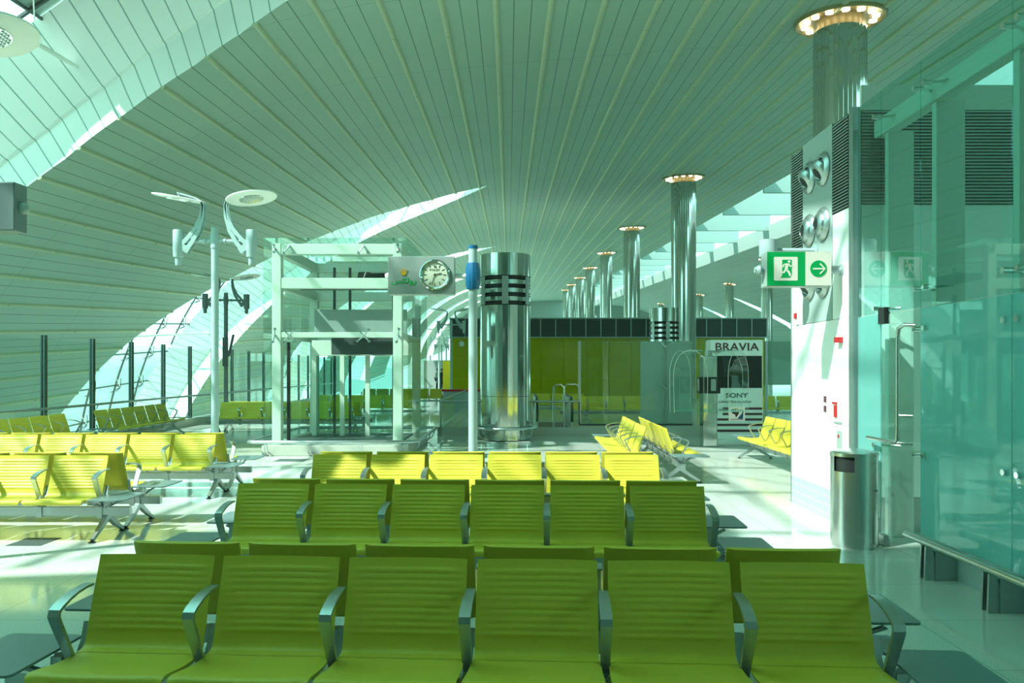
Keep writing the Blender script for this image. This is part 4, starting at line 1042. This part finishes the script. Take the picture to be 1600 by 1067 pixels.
# people, far away
def person(X, Y, rz, label, top, phase):
    sk = {'pelvis': (0, 0, .95), 'belly': (0, 0, 1.10), 'chest': (0, .01, 1.32), 'neck': (0, .0, 1.50), 'head': (0, -.02, 1.60), 'crown': (0, -.01, 1.72),
          'shl': (-.18, 0, 1.43), 'ell': (-.24, .03, 1.15), 'wrl': (-.24, -.05, .90), 'hal': (-.24, -.08, .82),
          'shr': (.18, 0, 1.43), 'elr': (.24, .03, 1.15), 'wrr': (.25, .02, .90), 'har': (.25, .0, .82),
          'hil': (-.10, 0, .90), 'knl': (-.11, -.06*phase, .50), 'anl': (-.11, .02, .09), 'tol': (-.12, -.13, .04),
          'hir': (.10, 0, .90), 'knr': (.11, .06*phase, .50), 'anr': (.11, .16*phase, .10), 'tor': (.12, .16*phase-.14, .04)}
    rad = {'pelvis': .15, 'belly': .135, 'chest': .16, 'neck': .055, 'head': .09, 'crown': .06, 'shl': .07, 'shr': .07, 'ell': .045, 'elr': .045, 'wrl': .03, 'wrr': .03, 'hal': .035, 'har': .035,
           'hil': .09, 'hir': .09, 'knl': .06, 'knr': .06, 'anl': .04, 'anr': .04, 'tol': .035, 'tor': .035}
    ed = [('pelvis', 'belly'), ('belly', 'chest'), ('chest', 'neck'), ('neck', 'head'), ('head', 'crown'), ('chest', 'shl'), ('shl', 'ell'), ('ell', 'wrl'), ('wrl', 'hal'), ('chest', 'shr'), ('shr', 'elr'), ('elr', 'wrr'), ('wrr', 'har'),
          ('pelvis', 'hil'), ('hil', 'knl'), ('knl', 'anl'), ('anl', 'tol'), ('pelvis', 'hir'), ('hir', 'knr'), ('knr', 'anr'), ('anr', 'tor')]
    def skin(name, keys, grow, m, parent=None):
        idx = {k: i for i, k in enumerate(keys)}
        me = bpy.data.meshes.new(name); me.from_pydata([sk[k] for k in keys], [(idx[a], idx[b_]) for a, b_ in ed if a in idx and b_ in idx], [])
        me.materials.append(M_[m]); o = link(name, me, parent)
        md = o.modifiers.new('skin', 'SKIN'); md.use_smooth_shade = True
        me.skin_vertices.new() if not me.skin_vertices else None
        for k, i in idx.items(): me.skin_vertices[0].data[i].radius = (rad[k]*grow, rad[k]*grow)
        me.skin_vertices[0].data[0].use_root = True
        s = o.modifiers.new('sub', 'SUBSURF'); s.levels = s.render_levels = 2
        return o
    t = thing('person', label, 'person', (X, Y, 0), rz, 'two people in the distance')
    skin('body', list(sk), 1.0, 'skin', t)
    skin('jacket', ['pelvis', 'belly', 'chest', 'shl', 'ell', 'wrl', 'shr', 'elr', 'wrr'], 1.18, top, t)
    skin('trousers', ['pelvis', 'hil', 'knl', 'anl', 'hir', 'knr', 'anr'], 1.2, 'suit', t)
    b = MB(); b.lathe([(.0, 1.775), (.06, 1.765), (.095, 1.71), (.10, 1.66), (.092, 1.62)][::-1], 16, (0, .015, 0)); b.build('hair', 'black', t, smooth=60)
    return t
person(-6.55, 66.6, R(60), 'person in a white top walking just left of the dark-suited one, far away', 'shirt', 1)
person(-6.15, 66, R(-40), 'person in a dark suit standing in the distance beside the yellow board', 'suit', -1)
tb = thing('trolley_bag', 'black wheeled bag standing by the feet of the dark-suited person', 'bag', (-6.35, 65.4, 0))
b = MB(); b.bb(-.2, .2, -.12, .12, .05, .6); b.build('bag_body', 'black', tb, bevel=.03); b = MB(); b.tube([(-.12, .1, .6), (-.12, .1, .95), (.12, .1, .95), (.12, .1, .6)], .012, 6); b.build('pull_handle', 'alu', tb); 
b = MB(); [b.cyl((s*.18-.02, .08, .035), (s*.18+.02, .08, .035), .035, n=10) for s in (-1, 1)]; b.build('wheels', 'black', tb)

# floor grilles
def grille(X, Y, w, d, label):
    t = thing('floor_grille', label, 'grille', (X, Y, 0), 0, 'floor grilles')
    b = MB(); b.bb(-w/2, w/2, -d/2, d/2, .0005, .003); b.build('grille_frame', 'darkp', t)
    b = MB(); n = int(w/.025)
    for i in range(n): b.bb(-w/2+.02+i*.025, -w/2+.03+i*.025, -d/2+.01, d/2-.01, .003, .005)
    b.build('grille_bars', 'table', t)
grille(-4.75, 7.85, .34, .36, 'dark square floor grille beneath the near left sunlit bench')
grille(-4.2, 14.9, .55, .4, 'dark floor grille in front of the lift plinth, left of the third block')
